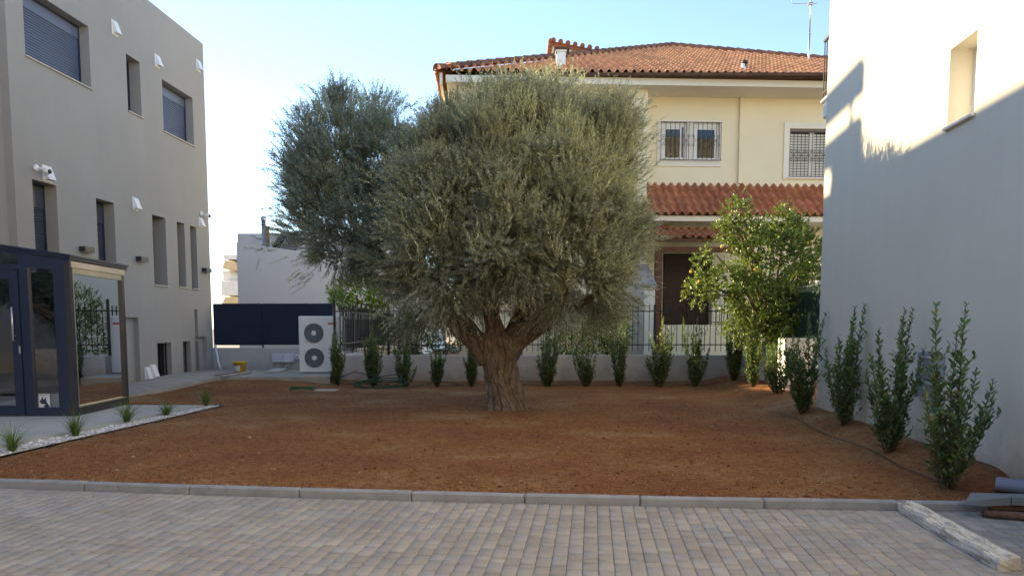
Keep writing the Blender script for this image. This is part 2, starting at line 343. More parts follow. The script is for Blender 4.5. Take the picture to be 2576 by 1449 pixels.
# pavement of small concrete blocks
def pavers():
    d = Vector((.106, 1, 0)).normalized(); p = Vector((d.y, -d.x, 0)); V = []; F = []; col = []
    pal = [(.43, .385, .335), (.415, .375, .33), (.40, .365, .33), (.37, .355, .35), (.45, .39, .33), (.38, .37, .35), (.42, .36, .325)]
    r = random.Random(3); W = .1
    for i in range(-110, 80):
        c0 = p*(i*W); x0 = c0.x + d.x*6.3
        if x0 < -8.5 or x0 > 7.5: continue
        # distance along d at which the row meets the kerb
        t = 7.0
        for _ in range(5): q = c0+d*t; t += (float(kerb_x(q.x)) - q.y)/d.y
        t -= .006+.02*abs(math.sin(i*1.7))*0
        while t > 1.2:
            L = r.choice((.1, .15, .15, .2, .2)); a, b = t-L+.0055, t-.0055; t -= L
            w0, w1 = -W/2+.0017, W/2-.0017; z = r.uniform(-.0018, .0018); ch = .004; tz = r.uniform(-.001, .001)
            q = [(a, w0), (b, w0), (b, w1), (a, w1)]; q2 = [(a+ch, w0+ch), (b-ch, w0+ch), (b-ch, w1-ch), (a+ch, w1-ch)]
            base = len(V)
            for (aa, ww), h in [(k, -.03) for k in q]+[(k, z-.004) for k in q]+[(k, z) for k in q2]:
                P = c0+d*aa+p*ww; V.append((P.x, P.y, h+tz*(1 if ww > 0 else -1)))
            for o1, o2 in ((0, 4), (4, 8)):
                for k in range(4): F.append((base+o1+k, base+o1+(k+1) % 4, base+o2+(k+1) % 4, base+o2+k))
            F.append((base+8, base+9, base+10, base+11))
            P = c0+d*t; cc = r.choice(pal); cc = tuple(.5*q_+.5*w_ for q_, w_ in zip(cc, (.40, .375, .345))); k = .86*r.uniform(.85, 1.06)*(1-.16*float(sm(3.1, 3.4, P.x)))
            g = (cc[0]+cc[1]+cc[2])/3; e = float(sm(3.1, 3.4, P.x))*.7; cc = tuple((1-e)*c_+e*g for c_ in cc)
            col += [(cc[0]*k, cc[1]*k, cc[2]*k)]*12
    return np.array(V), np.array(F), np.array(col)
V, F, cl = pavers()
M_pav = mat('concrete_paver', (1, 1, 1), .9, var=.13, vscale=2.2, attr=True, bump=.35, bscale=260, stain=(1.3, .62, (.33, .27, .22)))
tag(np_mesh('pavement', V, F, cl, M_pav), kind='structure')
tag(MB().quad((-12, -8, -.009), (9, -8, -.009), (9, 6.02, -.009), (-12, 6.9, -.009)).build('paving_sand', mat('joint_sand', (.17, .135, .105), 1, bump=.4, bscale=200)), kind='structure')
# ------------------------------------------------------------------ grey building on the left
LROOF = LF.pix(511, 112)[1]
S_END = (LF.pix(511, 112)[0]+LF.pix(536, 928)[0]+LF.pix(533, 760)[0])/3
S_BAND = LF.pix(43, 580)[0]
wins = dict(
 w1=((60, -5), (222, 68), (60, 134), (230, 227)), w2=((317, 135), (351, 158), (322, 278), (357, 297)), w3=((408, 198), (484, 250), (411, 327), (489, 371)),
 w4=((84, 451.5), (143, 468), (90, 700), (152, 705)), w5=((242, 499), (287, 511), (250, 708), (295, 712)),
 w6=((383, 540), (416, 549), (389, 717), (422, 719)), w7=((445, 558), (464, 563.6), (450, 721.5), (469, 722.8)), w8=((477, 568), (493.6, 572), (484, 726), (498.6, 727)),
 b1=((395, 863), (428.7, 862), (398.6, 950), (435, 945)), b2=((459.7, 859), (478, 858), (463, 941), (483.4, 939)), b3=((491.6, 859), (508, 857.7), (494.4, 937), (513.5, 934)))
WR = {k: spx(LF, v) for k, v in wins.items()}
x0, x1, z0, z1 = WR['w1']; WR['w1'] = (x0, x1, z0, LF.pix(222, 68)[1])
DEP = dict(w1=.3, w2=.36, w3=.3, w4=.34, w5=.34, w6=.42, w7=.42, w8=.42, b1=.3, b2=.3, b3=.3)
bld = empty('grey_building', LF.w(8, 4, 0), 'modern grey rendered three storey building with navy roller shutters on the left', 'building')
rects = [(-20, S_BAND, -1, 20, .16)]
ra = LF.pix(347.5, 799); rects.append((S_BAND+2.2, (ra[0]+LF.pix(355, 960)[0])/2, -1, ra[1], .12))
rc = LF.pix(496, 778), LF.pix(519, 846.8); rects += [(LF.pix(489.5, 800)[0], LF.pix(497.5, 810)[0], rc[1][1]-.02, rc[0][1], .12), (LF.pix(491, 870)[0], (rc[1][0]+LF.pix(522.6, 925)[0])/2, -1, rc[1][1], .12)]
rects += [(*WR[k], DEP[k]+(.12 if k == 'b3' else 0)) for k in WR]
mb = MB(LF); relief(mb, 12.14, S_END, -.2, LROOF, rects)
mb.quad((S_END, 0, -.2), (S_END, 13, -.2), (S_END, 13, LROOF), (S_END, 0, LROOF)); mb.quad((12.14, .16, -.2), (12.14, 13, -.2), (12.14, 13, LROOF), (12.14, .16, LROOF)); mb.quad((12.14, 13, -.2), (S_END, 13, -.2), (S_END, 13, LROOF), (12.14, 13, LROOF)); mb.box(-6, 12.13, 7.2, 13, -.2, LROOF)  # last box: unseen set-back wing, placed to go on shading the pavement
mb.build('wall', M_grey, bld)
mb = MB(LF); mb.quad((12.2, 0.3, LROOF-.25), (S_END, .3, LROOF-.25), (S_END, 13, LROOF-.25), (12.2, 13, LROOF-.25)); mb.box(12.4, S_END, 0.002, .25, LROOF-.3, LROOF-.0); mb.build('roof', M_greyd, bld)
def slats(mb, x0, x1, z0, z1, y, p=.052):
    n = max(1, int((z1-z0)/p)); p = (z1-z0)/n
    for i in range(n):
        a = z0+i*p
        mb.quad((x0, y-.004, a+.002), (x1, y-.004, a+.002), (x1, y+.012, a+p*.82), (x0, y+.012, a+p*.82)); mb.quad((x0, y+.012, a+p*.82), (x1, y+.012, a+p*.82), (x1, y-.004, a+p+.002), (x0, y-.004, a+p+.002))
for k, (x0, x1, z0, z1) in WR.items():
    d = DEP[k]+(.12 if k == 'b3' else 0); e = .003
    f = MB(LF); fw = .05
    f.box(x0+e, x0+fw, d-.09, d-e, z0+e, z1-e).box(x1-fw, x1-e, d-.09, d-e, z0+e, z1-e).box(x0+fw, x1-fw, d-.09, d-e, z1-fw, z1-e).box(x0+fw, x1-fw, d-.09, d-e, z0+e, z0+fw)
    wo = f.build('window', M_navy, bld)
    if k in ('w1', 'w3', 'w4', 'w5'):
        bx = .22 if k in ('w1', 'w3') else .42
        s_ = MB(LF); slats(s_, x0+fw, x1-fw, z0+fw, z1-fw-bx, d-.075); s_.box(x0+fw, x1-fw, d-.088, d-e, z1-fw-bx, z1-fw-.002); s_.build('shutter', M_shut if k in ('w1', 'w3') else mat('dark_shutter', (.05, .06, .08), .3, spec=.7), wo)
    elif k[0] == 'b':
        s_ = MB(LF); s_.quad((x0+fw, d-.02, z0+fw), (x1-fw, d-.02, z0+fw), (x1-fw, d-.02, z1-fw), (x0+fw, d-.02, z1-fw)); s_.build('pane', M_glassd, wo)
        g = MB(LF); nn = max(2, int((x1-x0)/.13))
        for i in range(nn): xx = x0+(i+.5)*(x1-x0)/nn; g.box(xx-.012, xx+.012, d-.2, d-.17, z0+.01, z1-.01)
        g.build('bar_grille', M_iron, wo)
    else:
        s_ = MB(LF); s_.quad((x0+fw, d-.03, z0+fw), (x1-fw, d-.03, z0+fw), (x1-fw, d-.03, z1-fw), (x0+fw, d-.03, z1-fw)); s_.build('pane', M_glassd, wo)
    yo = .12 if k == 'b3' else 0
    MB(LF).bbox(x0-.015, x1+.03, -.035+yo, d-.09, z0-.028, z0-.003 if k[0] == 'b' else z0+.004, .004).build('sill', mat('pale_stone_sill', (.46, .44, .4), .7), wo)
# hooded wall vents, cameras and lamps on that wall
def vent(px, size=(.2, .27), lab='', proj=.09):
    x, z = LF.pix(*px); a, b = size[0]/2, size[1]/2; t = empty('wall_vent', LF.w(x, 0, z-b), lab, 'vent', 'white hooded vents on the grey wall')
    m = MB(LF); m.bbox(x-a, x+a, -.012, -.001, z-b, z+b, .004); m.build('back_plate', M_wplast, t)
    m = MB(LF); a2 = a*.8; m.add([(x-a2, -.012, z+b*.85), (x+a2, -.012, z+b*.85), (x+a2, -.03, z+b*.85), (x-a2, -.03, z+b*.85), (x-a2, -.012, z-b*.8), (x+a2, -.012, z-b*.8), (x+a2, -proj-.03, z-b*.75), (x-a2, -proj-.03, z-b*.75)],
      [(0, 1, 2, 3), (3, 2, 6, 7), (0, 3, 7, 4), (1, 5, 6, 2), (4, 7, 6, 5)]); m.build('hood', M_wplast, t)
for px, sz, lb in (((288, 72), (.24, .33), 'white hooded wall vent between the big shuttered window and the narrow top window'), ((395, 155), (.24, .31), 'white hooded wall vent between the narrow top window and the far top shutter'),
                   ((498, 166), (.24, .31), 'white hooded wall vent at the top right corner of the grey wall'), ((118, 438), (.27, .31), 'white hooded wall vent just beside the left security camera'),
                   ((340, 514), (.24, .3), 'white hooded wall vent alone in the middle of the grey wall'), ((504, 560), (.22, .28), 'white hooded wall vent just below the far security camera'),
                   ((370, 940), (.22, .33), 'lower left of two white vents near the ground by the basement window'), ((384.5, 934), (.26, .34), 'white vent near the ground nearest the barred basement window')):
    vent(px, sz, lb)
def seccam(px, lab):
    x, z = LF.pix(*px); t = empty('security_camera', LF.w(x, 0, z), lab, 'camera', 'round white security cameras on the grey wall')
    MB(LF).lathe((x, -.05, z), [(.065, .048), (.07, .02), (.055, 0), (.02, -.02)], 20, 'y').build('mount', M_wplast, t, True)
    MB(LF).tube([(x, -.06, z), (x+.05, -.12, z-.01), (x+.08, -.15, z-.03)], .018).build('arm', M_wplast, t, True)
    p = Vector((x+.09, -.17, z-.04)); prof = [(.03, -.06), (.062, -.05), (.068, 0), (.06, .045), (.03, .06)]
    MB(LF).lathe(p, prof, 20, 'y').build('camera_head', M_wplast, t, True)
    MB(LF).lathe((p.x-.0, p.y-.055, p.z-.012), [(.005, -.032), (.035, -.025), (.046, 0), (.046, .01)], 20, 'y').build('lens', mat('black_plastic', (.01, .01, .012), .2, spec=.6), t, True)
seccam((88, 423), 'white security camera above the left shuttered slit window'); seccam((504, 538), 'white security camera near the far corner of the grey building')
def wlamp(px, lab):
    x, z = LF.pix(*px); t = empty('wall_lamp', LF.w(x, 0, z), lab, 'wall lamp', 'black box lamps on the grey wall')
    MB(LF).bbox(x-.17, x+.17, -.14, -.001, z-.055, z+.055, .006).build('lamp_body', mat('anthracite_metal', (.03, .03, .038), .4, spec=.5), t)
    MB(LF).bbox(x-.15, x+.15, -.128, -.013, z-.062, z-.0555, .002).build('lamp_lens', mat('frosted_glass', (.5, .5, .5), .4), t)
wlamp((211, 628), 'black box wall lamp above the glass porch'); wlamp((351, 652), 'black box wall lamp left of the tall slit windows'); wlamp((514.6, 680), 'small black box wall lamp at the far corner of the grey building')
# unseen block added behind the grey building to shade the back of the garden
nb = empty('added_shade_block', (-20, 30, 0), 'plain grey block added unseen behind the grey building to cast shade', 'building')
MB().box(-30, -13.7, 23.1, 28.3, -.1, 8.7).box(-30, -13.7, 28.302, 33.5, -.1, 8.25).box(-30, -16.2, 33.502, 41, -.1, 10.4).build('wall', M_grey, nb)
m = MB(); m.box(-13.98, -13.72, 23.1, 24.35, 8.65, 12.42).box(-13.98, -13.72, 24.352, 26, 12.0, 12.42).box(-13.98, -13.72, 24.352, 26, 8.65, 11.05)
m.box(-14.0, -13.7, 23.1, 26.2, 12.72, 13.2).box(-13.9, -13.8, 23.5, 23.6, 12.421, 12.719).box(-13.9, -13.8, 25.2, 25.3, 12.421, 12.719); m.build('shadow_slabs', M_grey, nb)  # unseen thin slabs, shaped to throw the stepped shadow on the cream wall
# ------------------------------------------------------------------ glass porch
FY = 12.12
def PX(u, v=900, y=FY): return ID.pix(u, v, y)[0]
porch = empty('glass_porch', (-8.3, 13.1, .08), 'navy framed glass entrance porch with a sloping top at the left edge', 'porch')
xR, zR = -7.0, 2.63; zb = .085
def ztop(x): return 2.63 + (-x-7.0)*.145
xL = LF.w(12.2, 0, 0).x+.02
f = MB()
def fbar(x0, x1, z0, z1, y0=FY, y1=FY+.09):          # front bars; tops follow the fall of the roof
    def zt(x): return min(z1, ztop(x)-.10) if z1 is not None else ztop(x)-.10
    f.add([(x0, y0, z0), (x1, y0, z0), (x1, y1, z0), (x0, y1, z0), (x0, y0, zt(x0)), (x1, y0, zt(x1)), (x1, y1, zt(x1)), (x0, y1, zt(x0))], [(0, 1, 5, 4), (1, 2, 6, 5), (2, 3, 7, 6), (3, 0, 4, 7), (4, 5, 6, 7), (3, 2, 1, 0)])
xa = PX(143); xb = PX(80); xc = PX(58)
fbar(xa, xR-.003, zb, None); fbar(xc, xb, zb, None); fbar(xb, xa, zb, zb+.14)
f.add([(xb, FY, ztop(xb)-.26), (xa, FY, ztop(xa)-.26), (xa, FY+.08, ztop(xa)-.26), (xb, FY+.08, ztop(xb)-.26), (xb, FY, ztop(xb)-.1), (xa, FY, ztop(xa)-.1), (xa, FY+.08, ztop(xa)-.1), (xb, FY+.08, ztop(xb)-.1)], [(0, 1, 5, 4), (4, 5, 6, 7), (3, 2, 1, 0), (0, 4, 7, 3), (1, 2, 6, 5)])
fbar(xL, xc, 2.42, 2.50); fbar(xL, xL+.1, zb, None)
f.build('front_frame', M_navy, porch)
xB, yB = -7.13, 14.07
SF = Frame(xR, FY, xB-xR, yB-FY, (-1, 0)); sl = math.hypot(xB-xR, yB-FY)
f = MB(SF); f.box(.0, .08, .003, .09, zb, 2.52).box(sl-.09, sl, 0, .09, zb, 2.52).box(.08, sl-.09, 0, .09, zb, zb+.13); f.build('side_frame', mat('dark_bronze_metal', (.03, .03, .035), .4, spec=.5), porch)
f = MB(SF); f.box(.08, sl-.09, 0.004, .08, 2.36, 2.52).box(.08, .14, 0.006, .07, zb+.13, 2.36).box(.08, sl-.09, .002, .05, zb+.13, zb+.155); f.build('pane_trim', mat('bronze_trim', (.42, .38, .3), .35, metal=.5), porch)
MB(SF).quad((.13, .04, zb+.14), (sl-.09, .04, zb+.14), (sl-.09, .04, 2.38), (.13, .04, 2.38)).build('side_pane', M_glassr, porch)
MB().quad((xb, FY+.045, zb+.13), (xa, FY+.045, zb+.13), (xa, FY+.045, ztop(xa)-.25), (xb, FY+.045, ztop(xb)-.25)).build('front_pane', M_glassm, porch)
MB().quad((xL+.1, FY+.045, 2.5), (xc, FY+.045, 2.5), (xc, FY+.045, ztop(xc)-.1), (xL+.1, FY+.045, ztop(xL)-.1)).build('fanlight_pane', M_glassm, porch)
m = MB()
for dz, o, t_ in ((-.10, .0, .05), (-.05, .025, .045), (-.005, .05, .03)):
    y0 = FY-o; y1 = yB+.1; xr_ = xR+o
    m.add([(xL, y0, ztop(xL)+dz), (xr_, y0, ztop(xr_)+dz), (xr_-.13, y1, ztop(xr_)+dz), (xL, y1, ztop(xL)+dz), (xL, y0, ztop(xL)+dz+t_), (xr_, y0, ztop(xr_)+dz+t_), (xr_-.13, y1, ztop(xr_)+dz+t_), (xL, y1, ztop(xL)+dz+t_)],
          [(0, 1, 5, 4), (1, 2, 6, 5), (2, 3, 7, 6), (3, 0, 4, 7), (4, 5, 6, 7), (3, 2, 1, 0)])
m.build('roof', M_navy, porch)
MB(SF).box(.05, sl+.02, -.012, .0, 2.455, 2.55).build('roof_trim', mat('pale_bronze', (.55, .5, .42), .4, metal=.3), porch)
MB().box(xL, xB, yB-.06, yB, zb, 2.5).box(xL-.03, xL+.02, FY+.1, yB-.062, zb, 2.6).box(xL+.02, xR-.2, FY+.1, yB-.062, zb, zb+.004).build('back_panel', mat('porch_back', (.05, .052, .06), .6), porch)
# door leaf, slightly proud
d = MB(); dx0, dx1 = -8.75, PX(58)-.012; dz1 = 2.40; y0, y1 = FY-.02, FY+.05; sw = PX(58)-PX(37)
d.box(dx1-sw, dx1, y0, y1, zb+.012, dz1).box(dx0, dx0+sw, y0, y1, zb+.012, dz1).box(dx0+sw, dx1-sw, y0, y1, dz1-.13, dz1).box(dx0+sw, dx1-sw, y0, y1, zb+.012, zb+.17)
door = d.build('door', M_navy, porch)
MB().quad((dx0+sw, FY+.02, zb+.17), (dx1-sw, FY+.02, zb+.17), (dx1-sw, FY+.02, dz1-.13), (dx0+sw, FY+.02, dz1-.13)).build('pane', M_glassm, door)
hx = PX(44); h = MB(); hz0, hz1 = ID.pix(44, 858, FY-.08)[1], ID.pix(42, 772, FY-.08)[1]
h.tube([(hx, FY-.08, hz0), (hx, FY-.08, hz1)], .013, 10)
for z in (hz0+.08, hz1-.08): h.tube([(hx, FY-.08, z), (hx, FY-.02, z)], .008, 8)
h.build('handle', mat('brushed_steel', (.7, .7, .72), .3, metal=.8), door, True)
lz = ID.pix(54, 880, FY-.02)[1]; MB().bbox(PX(51), PX(55), FY-.03, FY-.0205, lz-.06, lz+.06, .004).build('lock', mat('brushed_steel', (.7, .7, .72)), door)
# notice with a dog's head stuck inside the glass
def poly(name, pts, m, parent, y, t=.001):
    b = MB(); n = len(pts); b.add([(x, y, z) for x, z in pts]+[(x, y+t, z) for x, z in pts], [tuple(range(n)), tuple(range(2*n-1, n-1, -1))]+[(i, (i+1) % n, n+(i+1) % n, n+i) for i in range(n)]); return b.build(name, m, parent)
sx0, sz1 = ID.pix(97, 990, FY+.03); sx1, sz0 = ID.pix(127, 1030, FY+.03); sw_, sh_ = sx1-sx0, sz1-sz0
notice = empty('notice_poster', (sx0, FY+.03, sz0), 'small white notice with a dark dog head at the foot of the porch glass', 'poster')
poly('sheet', [(sx0, sz0), (sx1, sz0), (sx1, sz1), (sx0, sz1)], mat('paper', (.62, .62, .62), .7), notice, FY+.03)
dog = [(.05, .56), (.2, .6), (.35, .84), (.4, .66), (.48, .64), (.62, .8), (.66, .6), (.74, .42), (.95, .2), (.93, .13), (.45, .15), (.4, .22), (.6, .3), (.42, .36), (.24, .34), (.1, .48)]
poly('dog_head', [(sx0+a*sw_, sz0+b*sh_) for a, b in dog], mat('ink', (.03, .05, .08), .7), notice, FY+.0275)
def text(s, size, parent, M, m, name='lettering', align='CENTER', ext=.0005):
    cu = bpy.data.curves.new(name, 'FONT'); cu.body = s; cu.size = size; cu.align_x = align; cu.align_y = 'CENTER'; cu.extrude = ext
    o = bpy.data.objects.new(name, cu); me = bpy.data.meshes.new_from_object(o); bpy.data.objects.remove(o); me.transform(Matrix.Translation(-OFF[parent]) @ M); me.materials.clear(); me.materials.append(m); o = bpy.data.objects.new(name, me); link(o, parent); return o
upr = Matrix.Rotation(math.pi/2, 4, 'X')
text('\u03a0\u03a1\u039f\u03a3\u039f\u03a7\u0397', sh_*.115, notice, Matrix.Translation((sx0+sw_*.5, FY+.0285, sz0+sh_*.92)) @ upr, MATS['ink'])
text('\u03a3\u039a\u03a5\u039b\u039f\u03a3', sh_*.115, notice, Matrix.Translation((sx0+sw_*.5, FY+.0285, sz0+sh_*.07)) @ upr, MATS['ink'])
# entrance slab, pebble strip and edging
sl0, sl1 = (-6.36, 7.2), (-5.66, 13.88)
m = MB(); a0 = LF.w(7.0, .3, 0); a1 = LF.w(13.95, .3, 0)
pts = [(a0.x, 7.2), sl0, sl1, (a1.x, 13.95)]
m.add([(x, y, -.05) for x, y in pts]+[(x, y, .085) for x, y in pts], [(4, 5, 6, 7), (0, 1, 5, 4), (1, 2, 6, 5), (2, 3, 7, 6)])
tag(m.build('entrance_slab', M_conc), kind='structure')
m = MB()
for i in range(1):
    m.tube([(-5.84, 6.95, .05), (-5.72, 8.58, .058), (-5.54, 11.5, .058), (-5.39, 14.1, .058), (-5.60, 14.14, .058)], .012, 6)
tag(m.build('edging_strip', mat('black_plastic', (.01, .01, .012))), 'thin black edging strip between the pebbles and the red soil', 'edging')
tag(MB().add([(-6.42, 7.0, .02), (-5.84, 7.0, .02), (-5.40, 14.08, .02), (-5.66, 14.08, .02)], [(0, 1, 2, 3)]).build('pebble_bed', mat('grit', (.3, .3, .31), 1, bump=.5, bscale=80)), kind='structure')
n = 5200; y = rng.uniform(7.0, 14.05, n); xl = -6.36+.1048*(y-7.2)+.015; xr = -5.41+.0605*(y-14.07)-.015; x = xl+(xr-xl)*rng.random(n)
S = rng.uniform(.014, .032, n); P = np.stack([x, y, .03+rng.random(n)*.03], 1); V, F = pebble_geo(P, S, .6)
pc = np.array([(.62, .63, .68), (.50, .52, .57), (.74, .74, .76), (.36, .38, .43), (.56, .55, .55)])[rng.integers(0, 5, n)]*rng.uniform(.8, 1.15, (n, 1))
tag(np_mesh('pebbles', V, F, np.repeat(pc, 8, 0), mat('pale_pebble', (1, 1, 1), .7, attr=True), smooth=True), 'pale grey pebbles filling the strip beside the entrance slab', 'pebbles', kind='stuff')
# path along the building and in front of the services wall
m = MB(); out = [(-7.14, 14.0, .06), (-7.75, 15.2, .06)]+[(G(u, v, z).x, G(u, v, z).y, z) for u, v, z in ((322, 994.6, .08), (424, 974, .15), (514, 956, .235), (556, 948, .285))]
inn = [(LF.w(s, .11, 0).x, LF.w(s, .11, 0).y) for s in (14.0, 15.2, 16.4, 17.8, 19.2, 20.5)]
YB = 22.25
top = []; 
ve = []; fa = []
for (ox, oy, oz), (ix, iy) in zip(out, inn): ve += [(ix, iy, oz+.02), (ox, oy, oz), (ox, oy, oz-.2)]
for i in range(len(out)-1): a = 3*i; fa += [(a, a+1, a+4, a+3), (a+1, a+2, a+5, a+4)]
m.add(ve, fa)
ec = out[-1]; q1 = G(644, 948, .28); q2 = G(830, 948, .29); ic = inn[-1]; cx = LF.w(S_END, .11, 0)
m.add([(ic[0], ic[1], .29), ec, (q1.x, q1.y, .28), (q2.x, q2.y, .29), (q2.x, YB, .3), (cx.x, YB, .3), (ec[0], ec[1], .05), (q1.x, q1.y, .05), (q2.x, q2.y, .05)], [(0, 1, 2, 5), (2, 3, 4, 5), (1, 6, 7, 2), (2, 7, 8, 3)])
tag(m.build('path', M_path), kind='structure')
# ------------------------------------------------------------------ back walls and fences
wl = MB(); wl.bbox(cx.x-.02, -4.72, 22.25, 22.45, -.1, ID.pix(700, 875, 22.25)[1], .01)
wo = wl.build('low_wall', M_bwall); tag(wo, 'low white rendered wall behind the yellow bucket and the heat pump', 'wall')
WT = ID.pix(1100, 893.5, 20)[1]; PXL = ID.pix(849, 900, 20)[0]
wl = MB(); wl.bbox(PXL, 7.2, 20.0, 20.2, -.1, WT, .015); wl.bbox(PXL, PXL+.2, 20.2, 22.24, -.1, WT, .015)
wl.bbox(PXL-.1, PXL+.1, 22.46, 33, -.1, WT+.1, .015)
tag(wl.build('boundary_wall', M_bwall), 'long low white rough rendered wall carrying the black iron fence', 'wall')
# dark screen above the services wall
scr = empty('privacy_screen', (-6.5, 22.3, 1), 'dark navy sheet screen standing on the low wall behind the heat pump', 'screen')
zt, zbm = ID.pix(600, 763.5, 22.3)[1], ID.pix(600, 868, 22.3)[1]
us = [537.5, 659, 780, 838]; xs = [ID.pix(u, 800, 22.3)[0] for u in us]
for a, b in zip(xs, xs[1:]):
    MB().bbox(a+.006, b-.006, 22.29, 22.31, zbm+random.uniform(-.01, .01), zt, .004).build('screen_panel', M_navyf, scr)
for a in xs[:3]: MB().box(a-.02, a+.02, 22.312, 22.35, .85, zt-.02).build('post', M_navy, scr)
# iron fence
def spear(mb, x, y, z0, z1, r=.008):
    mb.box(x-r, x+r, y-r, y+r, z0, z1-.07); mb.tube([(x, y, z1-.075), (x, y, z1-.05), (x, y, z1-.03), (x, y, z1)], [r, .019, .012, .002], 6)
def scroll(mb, cx_, y, cz, s=1):
    for sg in (-1, 1):
        pts = []
        for i in range(17):
            t = i/16; a = t*2*math.pi*.62
            pts.append((cx_+sg*s*(.018+.085*math.sin(math.pi*t)), y, cz+s*(-.13+.24*t)))
        mb.tube(pts, .006, 5)
        for zc, dr in ((cz+s*.13, 1), (cz-s*.15, -1)):
            mb.tube([(cx_+sg*s*(.045+.035*math.cos(a_)*(1-k/14)), y, zc+dr*s*.035*math.sin(a_)*(1-k/14)) for k, a_ in enumerate(np.linspace(math.pi, -math.pi*.9, 10))], .0055, 5)
zs_ = lambda v: ID.pix(1400, v, 20.1)[1]
fz = dict(top=zs_(764), r1=zs_(783), r2=zs_(867), bot=zs_(884))
fence = empty('iron_fence', (1, 20.1, WT), 'black wrought iron fence with spear tips along the low back wall', 'fence', 'black iron fences')
pu = [842, 977, 1311.5, 1647, 1982]; px_ = [ID.pix(u, 830, 20.1)[0] for u in pu]
for x in px_: MB().bbox(x-.03, x+.03, 20.07, 20.13, WT, fz['top']-.02 if x > px_[0] else fz['top']+.1, .004).build('post', M_iron, fence)
for a, b in zip(px_, px_[1:]+[7.6]):
    m = MB(); nn = max(1, round((b-a)/.1455)); 
    for i in range(1, nn): spear(m, a+(b-a)*i/nn, 20.1, fz['bot'], fz['top'])
    for z in (fz['r1'], fz['r2']): m.box(a+.03, b-.03, 20.088, 20.112, z-.014, z+.014)
    m.build('picket_panel', M_iron, fence)
zc = (zs_(808)+zs_(843))/2
for u in (1225, 1390, 1480, 1601, 1689, 1731, 1771, 1813):
    m = MB(); scroll(m, ID.pix(u, 825, 20.1)[0], 20.115, zc); m.build('scroll_ornament', M_iron, fence)
side = empty('iron_fence', (PXL, 24, WT), 'black iron fence turning back from the corner post behind the heat pump', 'fence', 'black iron fences')
m = MB(); 
for i in range(46):
    y = 20.35+i*.26; m.box(PXL+.02-.01-(y-20)*.04, PXL+.04-(y-20)*.04, y-.01, y+.01, WT+.08, fz['top']-.05)
for z in (fz['r1'], fz['r2']): m.add([(PXL+.01, 20.2, z), (PXL+.05, 20.2, z), (PXL+.05-.5, 32.5, z), (PXL+.01-.5, 32.5, z), (PXL+.01, 20.2, z+.03), (PXL+.05, 20.2, z+.03), (PXL+.05-.5, 32.5, z+.03), (PXL+.01-.5, 32.5, z+.03)], [(0, 1, 5, 4), (1, 2, 6, 5), (4, 5, 6, 7), (3, 0, 4, 7), (3, 2, 1, 0)])
m.build('picket_panel', M_iron, side)
for y in (22.4, 25.5, 29, 32.5): MB().box(PXL-.0-(y-20)*.04, PXL+.06-(y-20)*.04, y-.03, y+.03, WT+.07, fz['top']).build('post', M_iron, side)
tag(MB().quad((PXL+.1, 20.1, .3), (30, 20.1, .3), (30, 70, .3), (PXL-1, 70, .3)).build('yard_ground', mat('yard_earth', (.22, .17, .11), .95, bump=.4, bscale=20)), kind='structure')
# right hand boundary: white pier and low wall with green fence
BW = Frame(6.33, 15.6, .08, 4.4, (1, 0))
pz = ID.pix(2000, 851, 15.9)[1]
m = MB(); m.bbox(5.72, 6.30, 15.9, 16.35, -.1, pz, .012); m.bbox(6.22, 6.42, 16.352, 19.98, -.1, pz-.12, .01)
tag(m.build('white_pier', mat('whitewash', (.78, .77, .75), .85, var=.05, bump=.3)), 'white rendered pier and low side wall behind the dark shrubs', 'wall')
gf = empty('green_fence', BW.w(2, .2, pz), 'dark green metal picket fence beyond the white pier', 'fence')
M_green = mat('dark_green_metal', (.015, .055, .04), .5, spec=.4)
m = MB(BW); gz = 2.36
for i in range(58): x = -.2+i*.078; spear(m, x, .0, pz-.04, gz+.06, .009)
for z in (pz+.02, gz-.12): m.box(-.25, 4.4, -.015, .015, z-.018, z+.018)
m.build('picket_panel', M_green, gf)
MB(BW).quad((-.2, .05, pz+.04), (4.4, .05, pz+.04), (4.4, .05, gz-.14), (-.2, .05, gz-.14)).build('screen_cloth', mat('dark_green_cloth', (.008, .028, .022), .8), gf)
for x in (-.28, 2.0, 4.35): MB(BW).box(x-.025, x+.025, -.03, .03, pz-.2, gz+.05).build('post', M_green, gf)
m = MB(BW); m.box(-.3, 2.2, .3, .33, gz+.12, gz+.16); m.build('top_rail', M_white, gf)
# ------------------------------------------------------------------ cream building on the right
XE = RF.pix(2062, 760)[0]; XE = (XE+RF.pix(2088, 60)[0])/2
wr = spx(RF, ((2394, 124.5), (2461, 73), (2379, 325), (2450, 285)))
rb = empty('cream_building', RF.w(2, 4, 0), 'tall cream rendered building with one recessed window filling the right edge', 'building')
m = MB(RF); relief(m, -7, XE, -.2, 10.2, [(*wr, .34)])
m.quad((XE, 0, -.2), (XE, 11, -.2), (XE, 11, 10.2), (XE, 0, 10.2)); m.quad((-7, 0, -.2), (-7, 11, -.2), (-7, 11, 10.2), (-7, 0, 10.2)); m.quad((-7, 11, -.2), (XE, 11, -.2), (XE, 11, 10.2), (-7, 11, 10.2))
m.build('wall', M_cream, rb); MB(RF).quad((-7, 0.01, 10.18), (XE, .01, 10.18), (XE, 11, 10.18), (-7, 11, 10.18)).build('roof', M_cream, rb)
x0, x1, z0, z1 = wr; d = .34
f = MB(RF); f.box(x0+.003, x0+.07, d-.1, d-.003, z0+.003, z1-.003).box(x1-.07, x1-.003, d-.1, d-.003, z0+.003, z1-.003).box(x0+.07, x1-.07, d-.1, d-.003, z1-.07, z1-.003).box(x0+.07, x1-.07, d-.1, d-.003, z0+.003, z0+.07).box((x0+x1)/2-.04, (x0+x1)/2+.04, d-.09, d-.01, z0+.07, z1-.07)
